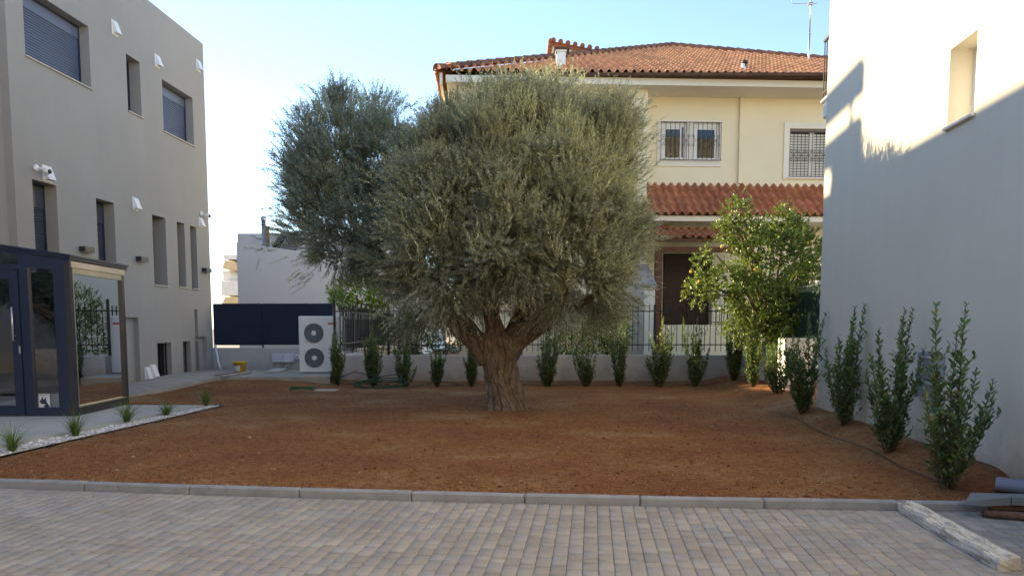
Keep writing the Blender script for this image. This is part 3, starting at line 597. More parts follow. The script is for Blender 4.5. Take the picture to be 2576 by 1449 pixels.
wo = f.build('window', M_white, rb); MB(RF).quad((x0+.07, d-.04, z0+.07), (x1-.07, d-.04, z0+.07), (x1-.07, d-.04, z1-.07), (x0+.07, d-.04, z1-.07)).build('pane', M_glassd, wo)
MB(RF).bbox(x0-.02, x1+.02, -.04, d-.1, z0-.03, z0+.004, .004).build('sill', mat('white_marble', (.7, .69, .67), .5), wo)
bz = RF.pix(2085, 262, 0)[1]; BL = XE+.42
bal = MB(RF); bal.bbox(XE+.003, BL, .02, 2, bz+.14, bz+.2, .01); bal.bbox(XE+.003, BL-.05, .05, 1.9, bz-.12, bz+.139, .02); bal = bal.build('balcony', M_white, rb)
m = MB(RF)
for i in range(4): m.box(XE+.05+i*.11, XE+.065+i*.11, .05, .065, bz+.2, bz+1.12)
m.box(XE+.03, BL, .04, .08, bz+1.12, bz+1.16); m.box(XE+.03, BL-.02, .05, .065, bz+.3, bz+.32); m.build('railing', M_iron, bal)
# meter boxes
mx0, mz1 = RF.pix(2324, 884); mx1, mz0 = RF.pix(2376, 958); mx0, mx1 = sorted((mx0, mx1))
mt = empty('meter_cabinet', RF.w(mx0, 0, mz0), 'grey meter cabinet with a framed window on the cream wall behind the nearest shrub', 'meter box')
MB(RF).bbox(mx0, mx1, -.07, -.001, mz0, mz1, .008).build('cabinet', mat('grey_plastic', (.30, .34, .40), .5), mt)
m = MB(RF); a, b, c_, d_ = mx0+.10, mx1-.12, mz1-.2, mz1-.05
m.box(a, b, -.078, -.07, c_, c_+.014).box(a, b, -.078, -.07, d_-.014, d_).box(a, a+.014, -.078, -.07, c_+.014, d_-.014).box(b-.014, b, -.078, -.07, c_+.014, d_-.014); m.build('window_frame', M_white, mt)
lx0, lz0 = RF.pix(2316, 1004); mt2 = empty('meter_cabinet', RF.w(mx0, 0, lz0), 'low white meter cabinet under the grey one behind the nearest shrub', 'meter box')
MB(RF).bbox(mx0-.02, lx0+.0 if lx0 > mx1 else mx1+.06, -.05, -.001, mz0-.24, mz0-.02, .008).build('cabinet', M_wplast, mt2)
MB(RF).bbox(mx0+.02, mx1+.02, -.056, -.05, mz0-.21, mz0-.05, .003).build('door', mat('grey_plastic', (.3, .34, .4)), mt2)
# ------------------------------------------------------------------ roof tiles
def tiles(mb, O, ex, es, T, span, pitch=.235, course=.36, k=.072, seed=0):
    """Barrel tiles on a plane: O eave corner, ex along the eave, es up the slope, span(t) -> x range."""
    r = random.Random(seed); ex = Vector(ex).normalized(); es = Vector(es).normalized(); n = ex.cross(es).normalized()
    if n.z < 0: n = -n
    O = Vector(O); nc = int(T/course+.99); prof = []
    for i in range(9):
        q = i/8
        if q <= .62: prof.append((q, k*math.sin(math.pi*q/.62)))
        else: prof.append((q, -k*.28*math.sin(math.pi*(q-.62)/.38)))
    for c in range(nc):
        t0, t1 = c*course, min((c+1)*course, T)+.04; xa, xb = span(min(c*course+course*.5, T-.01)); i0, i1 = math.ceil(xa/pitch-.4), math.floor(xb/pitch+.4)
        for i in range(i0, i1):
            s = r.uniform(.78, 1.15); col = (s, s*r.uniform(.92, 1.03), s*r.uniform(.9, 1.03)); j = r.uniform(-.012, .012)
            vs = []
            for (tt, lift) in ((t0-.02+j, .030), (t1-.0+j, .004)):
                for q, h in prof: vs.append(tuple(O+ex*((i+q)*pitch)+es*tt+n*(h*(1.0 if lift > .01 else .85)+lift)))
            for q, h in prof: vs.append(tuple(O+ex*((i+q)*pitch)+es*(t0-.018+j)+n*(h+.030-.016)))
            m_ = len(prof)
            mb.add(vs, [(a, a+1, m_+a+1, m_+a) for a in range(m_-1)]+[(2*m_+a, 2*m_+a+1, a+1, a) for a in range(m_-1)], col)
def ridge(mb, a, b, r=.11, step=.4, seed=1):
    a, b = Vector(a), Vector(b); d = (b-a); L = d.length; d.normalize(); s = d.cross(Vector((0, 0, 1))).normalized(); u = s.cross(d)
    n = max(1, int(L/step)); rr = random.Random(seed)
    for i in range(n):
        p, q = a+d*(L*i/n-.03), a+d*(L*(i+1)/n+.02); c = rr.uniform(.65, 1.0); vs = []
        for P_, R_ in ((p, r*1.16), (q, r*.92)):
            for k in range(9): t = math.pi*k/8; vs.append(tuple(P_+s*(R_*math.cos(t))+u*(R_*math.sin(t))))
        mb.add(vs, [(k, k+1, 10+k, 9+k) for k in range(8)]+[tuple(range(9))], (c, c*.92, c*.9))
# ------------------------------------------------------------------ yellow house
hs = empty('yellow_house', (5, 24, 0), 'pale yellow two storey house with terracotta tiled roof behind the fence', 'house')
def H(u, v, y): return HF.pix(u, v, y)
yF, yL, yW = 22.3, 22.72, 23.42
zS = H(1800, 217, yF)[1]; zFt = H(1800, 200, yF)[1]
xl = H(1122, 240, yF+.15)[0]; xw = H(1628, 400, yL)[0]; XR = 15.0
zg = .25
m = MB(HF); m.box(xl+.35, xw, yL, 31, zg, zS+.002)
m.build('wall', M_yellow, hs)
# recessed right part of the facade with window openings
w1 = (H(1664, 320, yW)[0], H(1811, 320, yW)[0], H(1740, 402, yW)[1], H(1740, 309, yW)[1])
w2 = (H(1986, 330, yW)[0], H(1986, 330, yW)[0]+1.45, H(2020, 447, yW)[1], H(2020, 325, yW)[1])
dr = (H(1667, 700, yW)[0], H(1791, 700, yW)[0], H(1700, 817, yW)[1], H(1700, 636, yW)[1])
m = MB(HF); F2 = Frame(HF.w(0, yW, 0).x, HF.w(0, yW, 0).y, 1, .05, (0, 1))
m2 = MB(F2); relief(m2, xw-.002, XR, zg, zS+.002, [(*w1, .16), (*w2, .12), (*dr, .3)]); m2.build('wall', mat('yellow_render_recess', (.80, .71, .52), .9, var=.04, vscale=.8, bump=.2), hs)
m = MB(HF); px0 = H(1859, 300, yW)[0]; m.box(px0, px0+.1, yW-.1, yW-.002, H(1860, 463, yW)[1], zS).build('downpipe_chase', M_yellow, hs)
m = MB(HF); m.box(xl, XR, yF, yF+.12, zS, zFt).build('fascia', M_trim, hs)
m = MB(HF); m.box(xl+.02, XR, yF+.12, 31, zS+.002, zS+.1).build('soffit', M_trim, hs)
# main roof: a hip, front slope tiled in full
A = Vector((-2.10, 22.18, zFt+.10)); apex = ray(1690, 120); apex = Vector((0, 0, EYE))+apex*(31.0/apex.y); Rr = Vector((2*apex.x-A.x, 22.18+.05*14, A.z))
ex = (Rr-A).normalized(); ft = A+ex*(apex-A).dot(ex); es = apex-ft; T = es.length; xap = (apex-A).dot(ex); Lw = (Rr-A).length
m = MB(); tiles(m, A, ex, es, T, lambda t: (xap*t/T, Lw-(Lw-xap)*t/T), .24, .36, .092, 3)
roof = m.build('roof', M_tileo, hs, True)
Bl = Vector((-2.75, 39, A.z)); Br = Vector((Rr.x, 39, A.z))
m = MB(); m.add([tuple(A-Vector((0, 0, .03))), tuple(apex-Vector((0, 0, .04))), tuple(Bl)], [(0, 1, 2)]).add([tuple(Rr), tuple(apex), tuple(Br)], [(0, 1, 2)]).add([tuple(Bl), tuple(Br), tuple(apex)], [(0, 1, 2)]).add([tuple(A-n_*.02) for n_ in [Vector((0, 0, 1))]]+[tuple(Rr-Vector((0, 0, .02))), tuple(apex-Vector((0, 0, .06)))], [(0, 1, 2)])
m.build('roof_underlay', mat('roof_brown', (.20, .09, .05), .9), roof)
m = MB(); ridge(m, A+Vector((0, 0, .02)), apex+Vector((0, 0, .03)), .15, .42, 2); ridge(m, apex+Vector((0, 0, .03)), Rr+Vector((0, 0, .02)), .15, .42, 3); m.build('ridge_tiles', mat('shaded_old_terracotta', (.30, .14, .09), .9, attr=True), roof, True)  # ridge caps in darker terracotta, their shade carried by the colour
m = MB(); m.box(xl+.03, XR, yF+.01, yF+.35, zFt+.001, zFt+.09).build('eave_board', mat('dirty_eave', (.10, .055, .035), .95, var=.4, vscale=8), roof)
# tiles along the left eave, seen from below
m = MB(); esl = (apex-Vector((A.x, apex.y, A.z))); tiles(m, A+Vector((-.06, .0, -.02)), Bl-A, esl, .5, lambda t: (0, (Bl-A).length), .24, .36, .068, 9); m.build('side_eave_tiles', M_tile, roof, True)
MB().add([(A.x+.04, A.y+.1, zFt-.25), (A.x+.12, A.y+.1, zFt-.25), (Bl.x+.12, Bl.y, zFt-.25), (Bl.x+.04, Bl.y, zFt-.25), (A.x+.04, A.y+.1, zFt+.08), (A.x+.12, A.y+.1, zFt+.08), (Bl.x+.12, Bl.y, zFt+.08), (Bl.x+.04, Bl.y, zFt+.08)], [(0, 3, 7, 4), (0, 1, 5, 4), (0, 1, 2, 3)]).build('side_fascia', M_trim, roof)
# small gabled stair tower on the roof, chimney and vent
def at(u, v, y): d = ray(u, v); return Vector((0, 0, EYE))+d*(y/d.y)
DY = 27.7; g0, g1 = at(1383, 103, DY), at(1516, 129, DY); g2 = at(1379, 141, DY)
m = MB(); zb3 = g1.z-.9; m.add([(g0.x+.1, DY+.1, g0.z-.1), (g1.x, DY+.1, g1.z-.1), (g1.x, DY+.1, zb3), (g0.x+.1, DY+.1, zb3), (g0.x+.1, DY+3, g0.z-.1), (g1.x, DY+3, g1.z-.1), (g1.x, DY+3, zb3), (g0.x+.1, DY+3, zb3)], [(0, 1, 2, 3), (0, 4, 5, 1), (4, 7, 6, 5), (0, 3, 7, 4)])
dm = m.build('dormer', M_trim, hs)
m = MB(); m.add([tuple(g0+Vector((0, 0, .0))), tuple(g1), (g1.x, DY+3.1, g1.z), (g0.x, DY+3.1, g0.z), tuple(g0-Vector((0, 0, .14))), tuple(g1-Vector((0, 0, .14)))], [(0, 1, 2, 3), (0, 1, 5, 4)], (.7, .65, .6)); 
for i in range(7):
    a = g0.lerp(g1, (i+.5)/7.3); m.tube([(a.x, a.y-.06, a.z+.03), (a.x, a.y+2.5, a.z+.03)], .085, 10, col=(.7, .6, .6))
for i in range(4): a = g0.lerp(g2, i/3.5); m.tube([(a.x+.02, a.y-.1, a.z-.02), (a.x+.02, a.y+2.5, a.z-.02)], .07, 8, col=(.8, .7, .6))
m.build('dormer_tiles', M_tile, dm, True)
c0, c1 = at(1400, 178, 23.3), at(1423, 126, 23.3)
m = MB(); m.bbox(c0.x, c1.x, 23.3, 23.6, c0.z-.4, c1.z, .01); m.box(c0.x-.03, c1.x+.03, 23.27, 23.63, c1.z-.05, c1.z+.0); m.build('chimney', M_white, hs)
m = MB(); a, b = at(1398, 128, 23.3), at(1428, 112, 23.3); m.box(a.x-.05, b.x+.05, 23.25, 23.66, a.z+.02, a.z+.09).box(a.x, a.x+.03, 23.28, 23.31, a.z-.1, a.z+.02).box(b.x-.03, b.x, 23.28, 23.31, a.z-.1, a.z+.02); m.build('chimney_cap', mat('dirty_eave', (.1, .05, .03)), C.objects['chimney'])
p = at(1869, 179, 23.6); m = MB(); m.lathe(p-Vector((0, 0, .1)), [(.17, 0), (.15, .12), (.06, .22), (.05, .3)], 14); vo = m.build('roof_vent', M_white, hs, True)
m = MB(); m.lathe(p+Vector((.06, .05, .14)), [(.05, 0), (.05, .08), (.1, .09), (.1, .15), (.02, .19)], 12); m.build('vent_cap', M_iron, vo, True)
# television aerial
p = at(2034, 151, 26.0); q = at(2026, 2, 26.0); an = empty('tv_aerial', p, 'thin metal television aerial mast standing on the tiled roof', 'aerial')
q.x = p.x+.02; q.y = p.y
MB().tube([p-Vector((0, 0, .4)), p.lerp(q, .45)], .03, 8).tube([p.lerp(q, .42), q+Vector((0, 0, .7))], .024, 8).build('mast', M_metal, an, True)
b0, b1 = at(1992, 10, 26.0), at(2058, 9, 26.0); zz = b0.z; m = MB()
for dy in (-.02,):
    m.tube([(b0.x, 26, zz+.6), (b0.x, 26, zz+.06), (b0.x+.05, 26, zz), (b1.x-.05, 26, zz), (b1.x, 26, zz+.06), (b1.x, 26, zz+.6)], .013, 6)
m.box(p.x-.07, p.x+.07, 25.95, 26.05, zz-.05, zz+.03); m.tube([(p.x, 25.7, zz+.5), (p.x, 26.9, zz+.5)], .015, 6)
m.build('dipole', M_metal, an, True)
# windows
def grille(mb, x0, x1, z0, z1, y, n, ring):
    for i in range(n+1): x = x0+(x1-x0)*i/n; mb.box(x-.007, x+.007, y-.007, y+.007, z0, z1)
    for z in (z0, z1): mb.box(x0-.02, x1+.02, y-.009, y+.009, z-.009, z+.009)
    if ring:
        zm = (z0+z1)/2+ring; k = max(2, n//2)
        for i in range(k):
            xc_ = x0+(x1-x0)*(i+.5)/k
            for sg in (-1, 1):
                for dz in (-1, 1):
                    mb.tube([(xc_+sg*(.015+.10*t_), y-.01, zm+dz*(.13*t_)) for t_ in np.linspace(0, 1, 4)]+[(xc_+sg*(.115-.035*(1-math.cos(a_))), y-.01, zm+dz*(.13+.035*math.sin(a_))) for a_ in np.linspace(.4, 4.4, 7)], .006, 4)
x0, x1, z0, z1 = w1; fr_ = .055
t0, t1, tz0, tz1 = H(1655, 300, yW-.04)[0], H(1817, 300, yW-.04)[0], H(1740, 419, yW-.04)[1], H(1740, 303, yW-.04)[1]
m = MB(HF); m.box(t0, x0, yW-.04, yW-.002, tz0, tz1).box(x1, t1, yW-.04, yW-.002, tz0, tz1).box(x0, x1, yW-.04, yW-.002, z1, tz1).box(x0, x1, yW-.04, yW-.002, tz0, z0)
xm0, xm1 = H(1728, 350, yW)[0], H(1744, 350, yW)[0]
m.box(xm0, xm1, yW-.03, yW+.158, z0, z1)
win = m.build('window', M_trim, hs)
for i, (a, b) in enumerate(((x0, xm0), (xm1, x1))):
    f = MB(HF); yy = yW+.06; e = .004
    f.box(a+e, a+.09, yy, yy+.05, z0+e, z1-e).box(b-.09, b-e, yy, yy+.05, z0+e, z1-e).box(a+.09, b-.09, yy, yy+.05, z1-.13, z1-e).box(a+.09, b-.09, yy, yy+.05, z0+e, z0+.06)
    f.box(a+.09, a+.14, yy+.008, yy+.04, z0+.06, z1-.13).box(b-.2 if i == 0 else b-.14, b-.15 if i == 0 else b-.09, yy+.008, yy+.04, z0+.06, z1-.13).box(a+.14, b-.2 if i == 0 else b-.14, yy+.008, yy+.04, z1-.19, z1-.13)
    f.build('frame', M_white, win)
    MB(HF).quad((a+.1, yy+.03, z0+.05), (b-.1, yy+.03, z0+.05), (b-.1, yy+.03, z1-.14), (a+.1, yy+.03, z1-.14)).build('pane', M_glassd, win)
    MB(HF).quad((a+.1, yy+.09, z0+.05), (b-.1, yy+.09, z0+.05), (b-.1, yy+.09, z1-.14), (a+.1, yy+.09, z1-.14)).build('curtain' if i == 0 else 'dark_interior', mat('cream_curtain', (.62, .5, .28), .9, var=.2, vscale=9) if i == 0 else M_dark, win)
    MB(HF).bbox(a-.02, b+.02, yW-.07, yW+.05, z0-.03, z0+.003, .006).build('sill', M_trim, win)
m = MB(HF); ga, gb, gz0, gz1 = H(1663, 350, yW-.14)[0], H(1814, 350, yW-.14)[0], H(1740, 403, yW-.14)[1], H(1740, 308, yW-.14)[1]
grille(m, ga, gb, gz0, gz1, yW-.14, 13, .02); m.build('grille', M_iron, win)
x0, x1, z0, z1 = w2; ta, tb, tc_, td = H(1973, 350, yW-.04)[0], x1+.15, H(2020, 452, yW-.04)[1], H(2020, 309, yW-.04)[1]
m = MB(HF); m.box(ta, x0, yW-.04, yW-.002, tc_, td).box(x1, tb, yW-.04, yW-.002, tc_, td).box(x0, x1, yW-.04, yW-.002, z1, td).box(x0, x1, yW-.04, yW-.002, tc_, z0)
win2 = m.build('window', M_trim, hs); m = MB(HF); mid = (x0+x1)/2
for a, b in ((x0, mid), (mid, x1)):
    m.box(a+.004, a+.07, yW+.04, yW+.08, z0+.004, z1-.1).box(b-.07, b-.004, yW+.04, yW+.08, z0+.004, z1-.1); nn = 16
    for i in range(nn):
        z = z0+.03+(z1-z0-.16)*i/nn; m.quad((a+.07, yW+.045, z), (b-.07, yW+.045, z), (b-.07, yW+.075, z+(z1-z0-.16)/nn*.86), (a+.07, yW+.075, z+(z1-z0-.16)/nn*.86))
m.build('louvred_shutter', M_trim, win2); MB(HF).quad((x0, yW+.1, z0), (x1, yW+.1, z0), (x1, yW+.1, z1), (x0, yW+.1, z1)).build('shadow_gap', M_dark, win2)
MB(HF).box(x0+.003, x1-.003, yW+.01, yW+.1, z1-.1, z1-.003).build('blind_box', mat('taupe_box', (.2, .17, .13), .7), win2)
m = MB(HF); grille(m, x0+.02, x1-.02, z0+.02, z1-.1, yW-.03, 12, -.03); m.build('grille', M_iron, win2)
MB(HF).bbox(x0-.03, x1+.03, yW-.08, yW-.041, z0-.05, z0+.0, .006).build('sill', M_trim, win2)
# tiled awning across the facade
ye = 22.15; e0 = H(1624, 541, ye); e1z = H(1850, 541, ye)[1]; tz = H(1850, 468, yW)[1]
p0 = HF.w(e0[0], ye, e1z); p1 = HF.w(e0[0], yW, tz); m = MB(); tiles(m, p0, HF.ex, p1-p0, (p1-p0).length, lambda t: (0, 10), .246, .42, .09, 5)
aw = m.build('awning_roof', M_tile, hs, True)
m = MB(HF); m.box(e0[0]-.02, XR, ye+.1, ye+.2, H(1850, 557, ye+.1)[1], e1z-.02); m.box(e0[0]-.02, XR, ye+.2, yW-.005, H(1850, 557, ye+.1)[1]+.03, e1z-.04); m.build('awning_fascia', M_trim, aw)
m = MB(HF); zz = e1z-.02; m.add([(e0[0]+.0, ye+.08, zz-.0), (e0[0]+.0, yW, zz), (e0[0]+.0, yW, tz-.04)], [(0, 1, 2)]); m.build('awning_end', mat('dirty_eave', (.1, .05, .03)), aw)
# porch: terrace, door, post, beams, small tiled roof
zt_ = H(1700, 818, 22.0)[1]; xpa, xpb = H(1648, 850, 22.0)[0], H(1835, 850, 22.0)[0]
MB(HF).box(xpa, XR-3, 22.0, yW-.004, zg, zt_).build('terrace', M_yellow, hs)
x0, x1, z0, z1 = dr; m = MB(HF); m.box(x0+.02, x1-.02, yW+.22, yW+.29, zt_, z1-.01)
for i in range(2):
    for j in range(3):
        a = x0+.1+i*(x1-x0-.1)/2; b = a+(x1-x0-.3)/2; c_ = zt_+.1+j*.78; m.bbox(a, b, yW+.2, yW+.222, c_, min(c_+.66, z1-.05), .02)
do = m.build('door', M_doord, hs); MB(HF).lathe(((x0+x1)/2+.06, yW+.15, zt_+1.0), [(.012, .05), (.012, .03), (.03, .01), (.028, -.01)], 12, 'y').build('handle', mat('brass', (.5, .35, .15), .3, metal=.9), do, True)
yp = 21.62; r0 = H(1613, 597, yp); r1x = H(1905, 597, yp)[0]; rt = H(1700, 577, 22.7)[1]
p0 = HF.w(r0[0], yp, r0[1]); p1 = HF.w(r0[0], 22.7, rt); 
Ls = (p1-p0).length; m = MB(); tiles(m, p0, HF.ex, p1-p0, Ls, lambda t: (1.0*t/Ls, r1x-r0[0]), .232, .38, .07, 8)
ridge(m, p0+Vector((0, 0, .06)), p1+HF.ex*1.0+Vector((0, 0, .05)), .1, .35, 4)
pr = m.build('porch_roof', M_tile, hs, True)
m = MB(HF); bz1 = H(1740, 600, yp+.1)[1]; bz0 = H(1740, 608, yp+.1)[1]
m.box(r0[0]+.1, r1x, yp+.1, yp+.18, bz0, bz1); m.box(H(1650, 625, 22.0)[0], r1x, 22.0, 22.15, H(1740, 634, 22.0)[1], H(1740, 621, 22.0)[1])
for i in range(9): xx = r0[0]+.3+i*.38; m.add([(xx, yp+.18, bz0+.02), (xx+.07, yp+.18, bz0+.02), (xx+.07, yW, bz0+.4), (xx, yW, bz0+.4), (xx, yp+.18, bz0+.1), (xx+.07, yp+.18, bz0+.1), (xx+.07, yW, bz0+.48), (xx, yW, bz0+.48)], [(0, 1, 5, 4), (1, 2, 6, 5), (4, 5, 6, 7), (3, 0, 4, 7), (3, 2, 1, 0)])
m.build('beams', M_wood, pr)
for u in (1656, 1898): xx = H(u, 720, 22.05)[0]; MB(HF).bbox(xx-.1, xx+.1, 21.98, 22.18, zt_-.9, H(1740, 634, 22.0)[1], .01).build('post', M_wood, hs)
# stair parapet with marble coping
sx0, sx1 = H(1619.5, 800, 21.5)[0], H(1647, 800, 21.5)[0]; za = H(1633, 722, 21.5)[1]; zb_ = H(1620, 668, 22.7)[1]
m = MB(HF); m.add([(sx0, 21.5, zg), (sx1, 21.5, zg), (sx1, 21.5, za), (sx0, 21.5, za), (sx0, 22.715, zg), (sx1, 22.715, zg), (sx1, 22.715, zb_), (sx0, 22.715, zb_)], [(0, 1, 2, 3), (0, 3, 7, 4), (1, 5, 6, 2), (3, 2, 6, 7)]); m.build('stair_wall', M_trim, hs)
m = MB(HF); m.add([(sx0-.04, 21.46, za), (sx1+.05, 21.46, za), (sx1+.05, 22.71, zb_), (sx0-.04, 22.71, zb_), (sx0-.04, 21.46, za+.04), (sx1+.05, 21.46, za+.04), (sx1+.05, 22.71, zb_+.04), (sx0-.04, 22.71, zb_+.04)], [(0, 1, 5, 4), (1, 2, 6, 5), (2, 3, 7, 6), (3, 0, 4, 7), (4, 5, 6, 7), (3, 2, 1, 0)]); m.build('stair_coping', M_marble, hs)
m = MB(HF)
zr = H(1820, 743, 22.05)[1]; xa_, xb_ = H(1791, 743, 22.05)[0], XR-3.2
m.box(xa_, xb_, 22.03, 22.07, zr-.03, zr+.02); m.box(xa_, xb_, 22.035, 22.065, zt_+.08, zt_+.1)
for i in range(int((xb_-xa_)/.12)): m.box(xa_+i*.12, xa_+i*.12+.014, 22.04, 22.06, zt_, zr)
m.build('terrace_railing', M_iron, hs)
# ------------------------------------------------------------------ far buildings
wb = empty('white_building', (-8, 36, 0), 'plain white blocky building beyond the navy screen', 'building')
q = [at(594.6, 609, 34), at(760, 633, 34), at(1060, 660, 34)]
m = MB(); vs = [(q[0].x, 34, -.1), (q[2].x, 34, -.1), tuple(q[2]), tuple(q[1]), tuple(q[0])]; b_ = [(x, 46, z) for x, y, z in vs]
m.add(vs+b_, [(0, 1, 2, 3, 4), (0, 4, 9, 5), (4, 3, 8, 9), (3, 2, 7, 8), (1, 6, 7, 2)]); m.build('wall', M_wbld, wb)
a, b = at(597, 587.5, 38), at(1010, 587.5, 38); MB().box(a.x, b.x, 38, 45, 3, a.z).build('upper_storey', mat('warm_white_render', (.66, .64, .61), .9), wb)
a, b = at(659, 612, 35), at(668, 544, 35); m = MB(); r_ = (b.x-a.x)/2; xc_ = (a.x+b.x)/2
m.lathe((xc_, 35, a.z-.7), [(r_*.8, 0), (r_*.8, .95), (r_, .96), (r_, b.z-a.z+.5), (r_*1.2, b.z-a.z+.52), (r_*1.1, b.z-a.z+.68)], 16); fl = m.build('metal_flue', M_metal, wb, True)
m = MB(); 
for k in range(3): zz = b.z-.16-.13*k; m.lathe((xc_, 35, zz), [(r_*1.03, 0), (r_*1.03, .05)], 16)
m.build('flue_band', mat('black_plastic', (.01, .01, .012)), fl)
a, b = at(670, 615, 35.3), at(676, 575, 35.3); MB().bbox(a.x, b.x, 35.2, 35.4, a.z-.6, b.z, .01).bbox(a.x-.04, b.x+.04, 35.15, 35.45, b.z, b.z+.1, .02).build('clay_chimney', mat('brown_clay', (.3, .17, .1), .9), wb)
sw = empty('solar_collector', at(700, 612, 35), 'slanting solar water heater panels on the white building roof', 'solar panel')
p0, p1, p2 = at(684, 624, 34.6), at(707, 590, 35.2), at(709, 626, 34.6)
def slab(mb, a, b, w_, t_=.05):
    a, b, w_ = Vector(a), Vector(b), Vector(w_); n = (b-a).cross(w_).normalized()*t_; P = [a, a+w_, b+w_, b]
    mb.add([tuple(p) for p in P]+[tuple(p+n) for p in P], [(0, 1, 2, 3), (4, 5, 6, 7), (0, 1, 5, 4), (1, 2, 6, 5), (2, 3, 7, 6), (3, 0, 4, 7)])
m = MB(); slab(m, p0, p1, (.33, 1.1, 0)); slab(m, p0+Vector((.44, -.05, -.03)), p1+Vector((.44, -.05, -.03)), (.33, 1.1, 0)); m.build('panel', mat('solar_black', (.03, .03, .045), .25, spec=.7), sw)
m = MB()
for k in (0, .42): 
    m.tube([p0+Vector((k-.02, -.06, 0)), p1+Vector((k-.02, -.06, .02))], .028, 6)
m.tube([p2+Vector((.5, 0, -.05)), p2+Vector((.62, 0, .5)), p2+Vector((.72, 0, -.05))], .02, 6); m.tube([p2+Vector((-.1, 0, .02)), p2+Vector((1.0, 0, .02))], .025, 6)
m.build('frame', mat('rusty_steel', (.35, .27, .24), .6, metal=.4), sw, True)
ab = empty('cream_apartments', (-19, 52, 0), 'far cream apartment building with balconies between the grey and white buildings', 'building')
M_ap = mat('apartment_cream', (.72, .64, .5), .9); YA = 52
def rb_(u0, u1, v0, v1, y0=YA, d=2): a, b = at(u0, v1, y0), at(u1, v0, y0); return (a.x, b.x, y0, y0+d, a.z, b.z)
MB().box(*rb_(579, 640, 654, 790, 54, 8)).build('wall', M_ap, ab)
MB().box(*rb_(563, 640, 640.5, 652.5, 52, 6)).build('roof_slab', mat('apartment_white', (.7, .7, .68), .9), ab)
m = MB(); p = [at(566, 654, YA), at(558.6, 676, YA), at(600, 681, YA), at(600, 662, YA)]; m.add([tuple(x) for x in p]+[(x.x, YA+2.2, x.z) for x in p], [(0, 1, 2, 3), (0, 4, 5, 1), (1, 5, 6, 2), (0, 3, 7, 4)]); m.build('awning', mat('beige_awning', (.62, .48, .3), .9), ab)
MB().box(*rb_(561, 579, 681, 706, 52.4, 3)).build('side_wall', mat('apartment_white', (.7, .7, .68)), ab)
MB().box(*rb_(557, 600, 707, 743, 52, .2)).box(*rb_(557, 600, 741, 744, 52.2, 2)).build('balcony', mat('apartment_white', (.7, .7, .68)), ab)
m = MB(); a, b = at(556, 703.5, 52), at(600, 703.5, 52); m.tube([a, b], .03, 6); m.build('railing', M_metal, C.objects['balcony.001'] if 'balcony.001' in C.objects else ab)
m = MB(); p = [at(566, 747, YA), at(556, 767, YA), at(600, 767, YA), at(600, 747, YA)]; m.add([tuple(x) for x in p]+[(x.x, YA+2.2, x.z) for x in p], [(0, 1, 2, 3), (0, 4, 5, 1), (1, 5, 6, 2), (0, 3, 7, 4)]); m.build('awning', MATS['beige_awning'], ab)
# ------------------------------------------------------------------ heat pump and services
AX0, AX1 = at(752.5, 900, 20.35).x, at(856, 900, 20.35).x; AZ0, AZ1 = at(760, 936.5, 20.35).z, at(760, 795, 20.35).z
hp = empty('heat_pump', ((AX0+AX1)/2, 20.5, .3), 'tall white outdoor heat pump with two round fans beside the fence post', 'heat pump')
MB().bbox(AX0, AX1, 20.35, 20.75, AZ0, AZ1, .02).build('casing', M_wplast, hp)
for k, (u, v) in enumerate(((789.5, 838), (791, 900))):
    c_ = at(u, v, 20.34); Rf = .262
    m = MB(); m.lathe((c_.x, 20.334, c_.z), [(Rf, 0), (Rf, .014)], 40, 'y'); m.build('fan_opening', mat('fan_dark', (.06, .07, .085), .5), hp)
    g = MB()
    for j in range(9): rr = .075+j*.0225; g.tube([(c_.x+rr*math.cos(t_), 20.322, c_.z+rr*math.sin(t_)) for t_ in np.linspace(0, 2*math.pi, 37)], .0028, 4, False)
    for j in range(20):
        t_ = 2*math.pi*j/20; g.tube([(c_.x+.06*math.cos(t_), 20.318, c_.z+.06*math.sin(t_)), (c_.x+.17*math.cos(t_+.14), 20.318, c_.z+.17*math.sin(t_+.14)), (c_.x+Rf*math.cos(t_+.2), 20.322, c_.z+Rf*math.sin(t_+.2))], .0034, 4)
    g.build('fan_grille', mat('grille_grey', (.35, .38, .42), .5), hp)
    m = MB(); m.lathe((c_.x, 20.31, c_.z), [(.058, 0), (.064, .004), (.064, .02)], 24, 'y'); m.tube([(c_.x+(Rf+.008)*math.cos(t_), 20.338, c_.z+(Rf+.008)*math.sin(t_)) for t_ in np.linspace(0, 2*math.pi, 41)], .01, 6, False)
    for sx in (-1, 1):
        for sz in (-1, 1): m.tube([(c_.x+sx*.2, 20.335, c_.z+sz*.2), (c_.x+sx*.255, 20.338, c_.z+sz*.235)], .014, 6)
    m.build('fan_hub', M_wplast, hp, True)
a, b = at(825, 816, 20.345), at(846, 812, 20.345); MB().box(a.x, b.x, 20.344, 20.349, a.z, b.z).build('label', mat('red_label', (.45, .02, .05), .5), hp)
for x in (AX0+.12, AX1-.2): MB().bbox(x, x+.14, 20.37, 20.73, .3, AZ0-.001, .01).build('foot', M_navy, hp)
jb = at(682, 912, 22.1); jc = at(739.5, 890, 22.1)
for i in range(2):
    a = jb.x+i*(jc.x-jb.x)/2; t = empty('junction_box', (a+.25, 22.2, jb.z), ('left' if i == 0 else 'right')+' of the two pale grey electrical boxes on the low white wall', 'electrical box', 'pair of grey electrical boxes')
    MB().bbox(a+.004, a+(jc.x-jb.x)/2-.004, 22.12, 22.248, jb.z, jc.z, .012).build('case', mat('pale_grey_plastic', (.58, .61, .68), .5), t)
    MB().bbox(a+.02, a+(jc.x-jb.x)/2-.02, 22.108, 22.119, jb.z+.02, jc.z-.02, .008).build('lid', mat('pale_grey_plastic', (.58, .61, .68)), t)
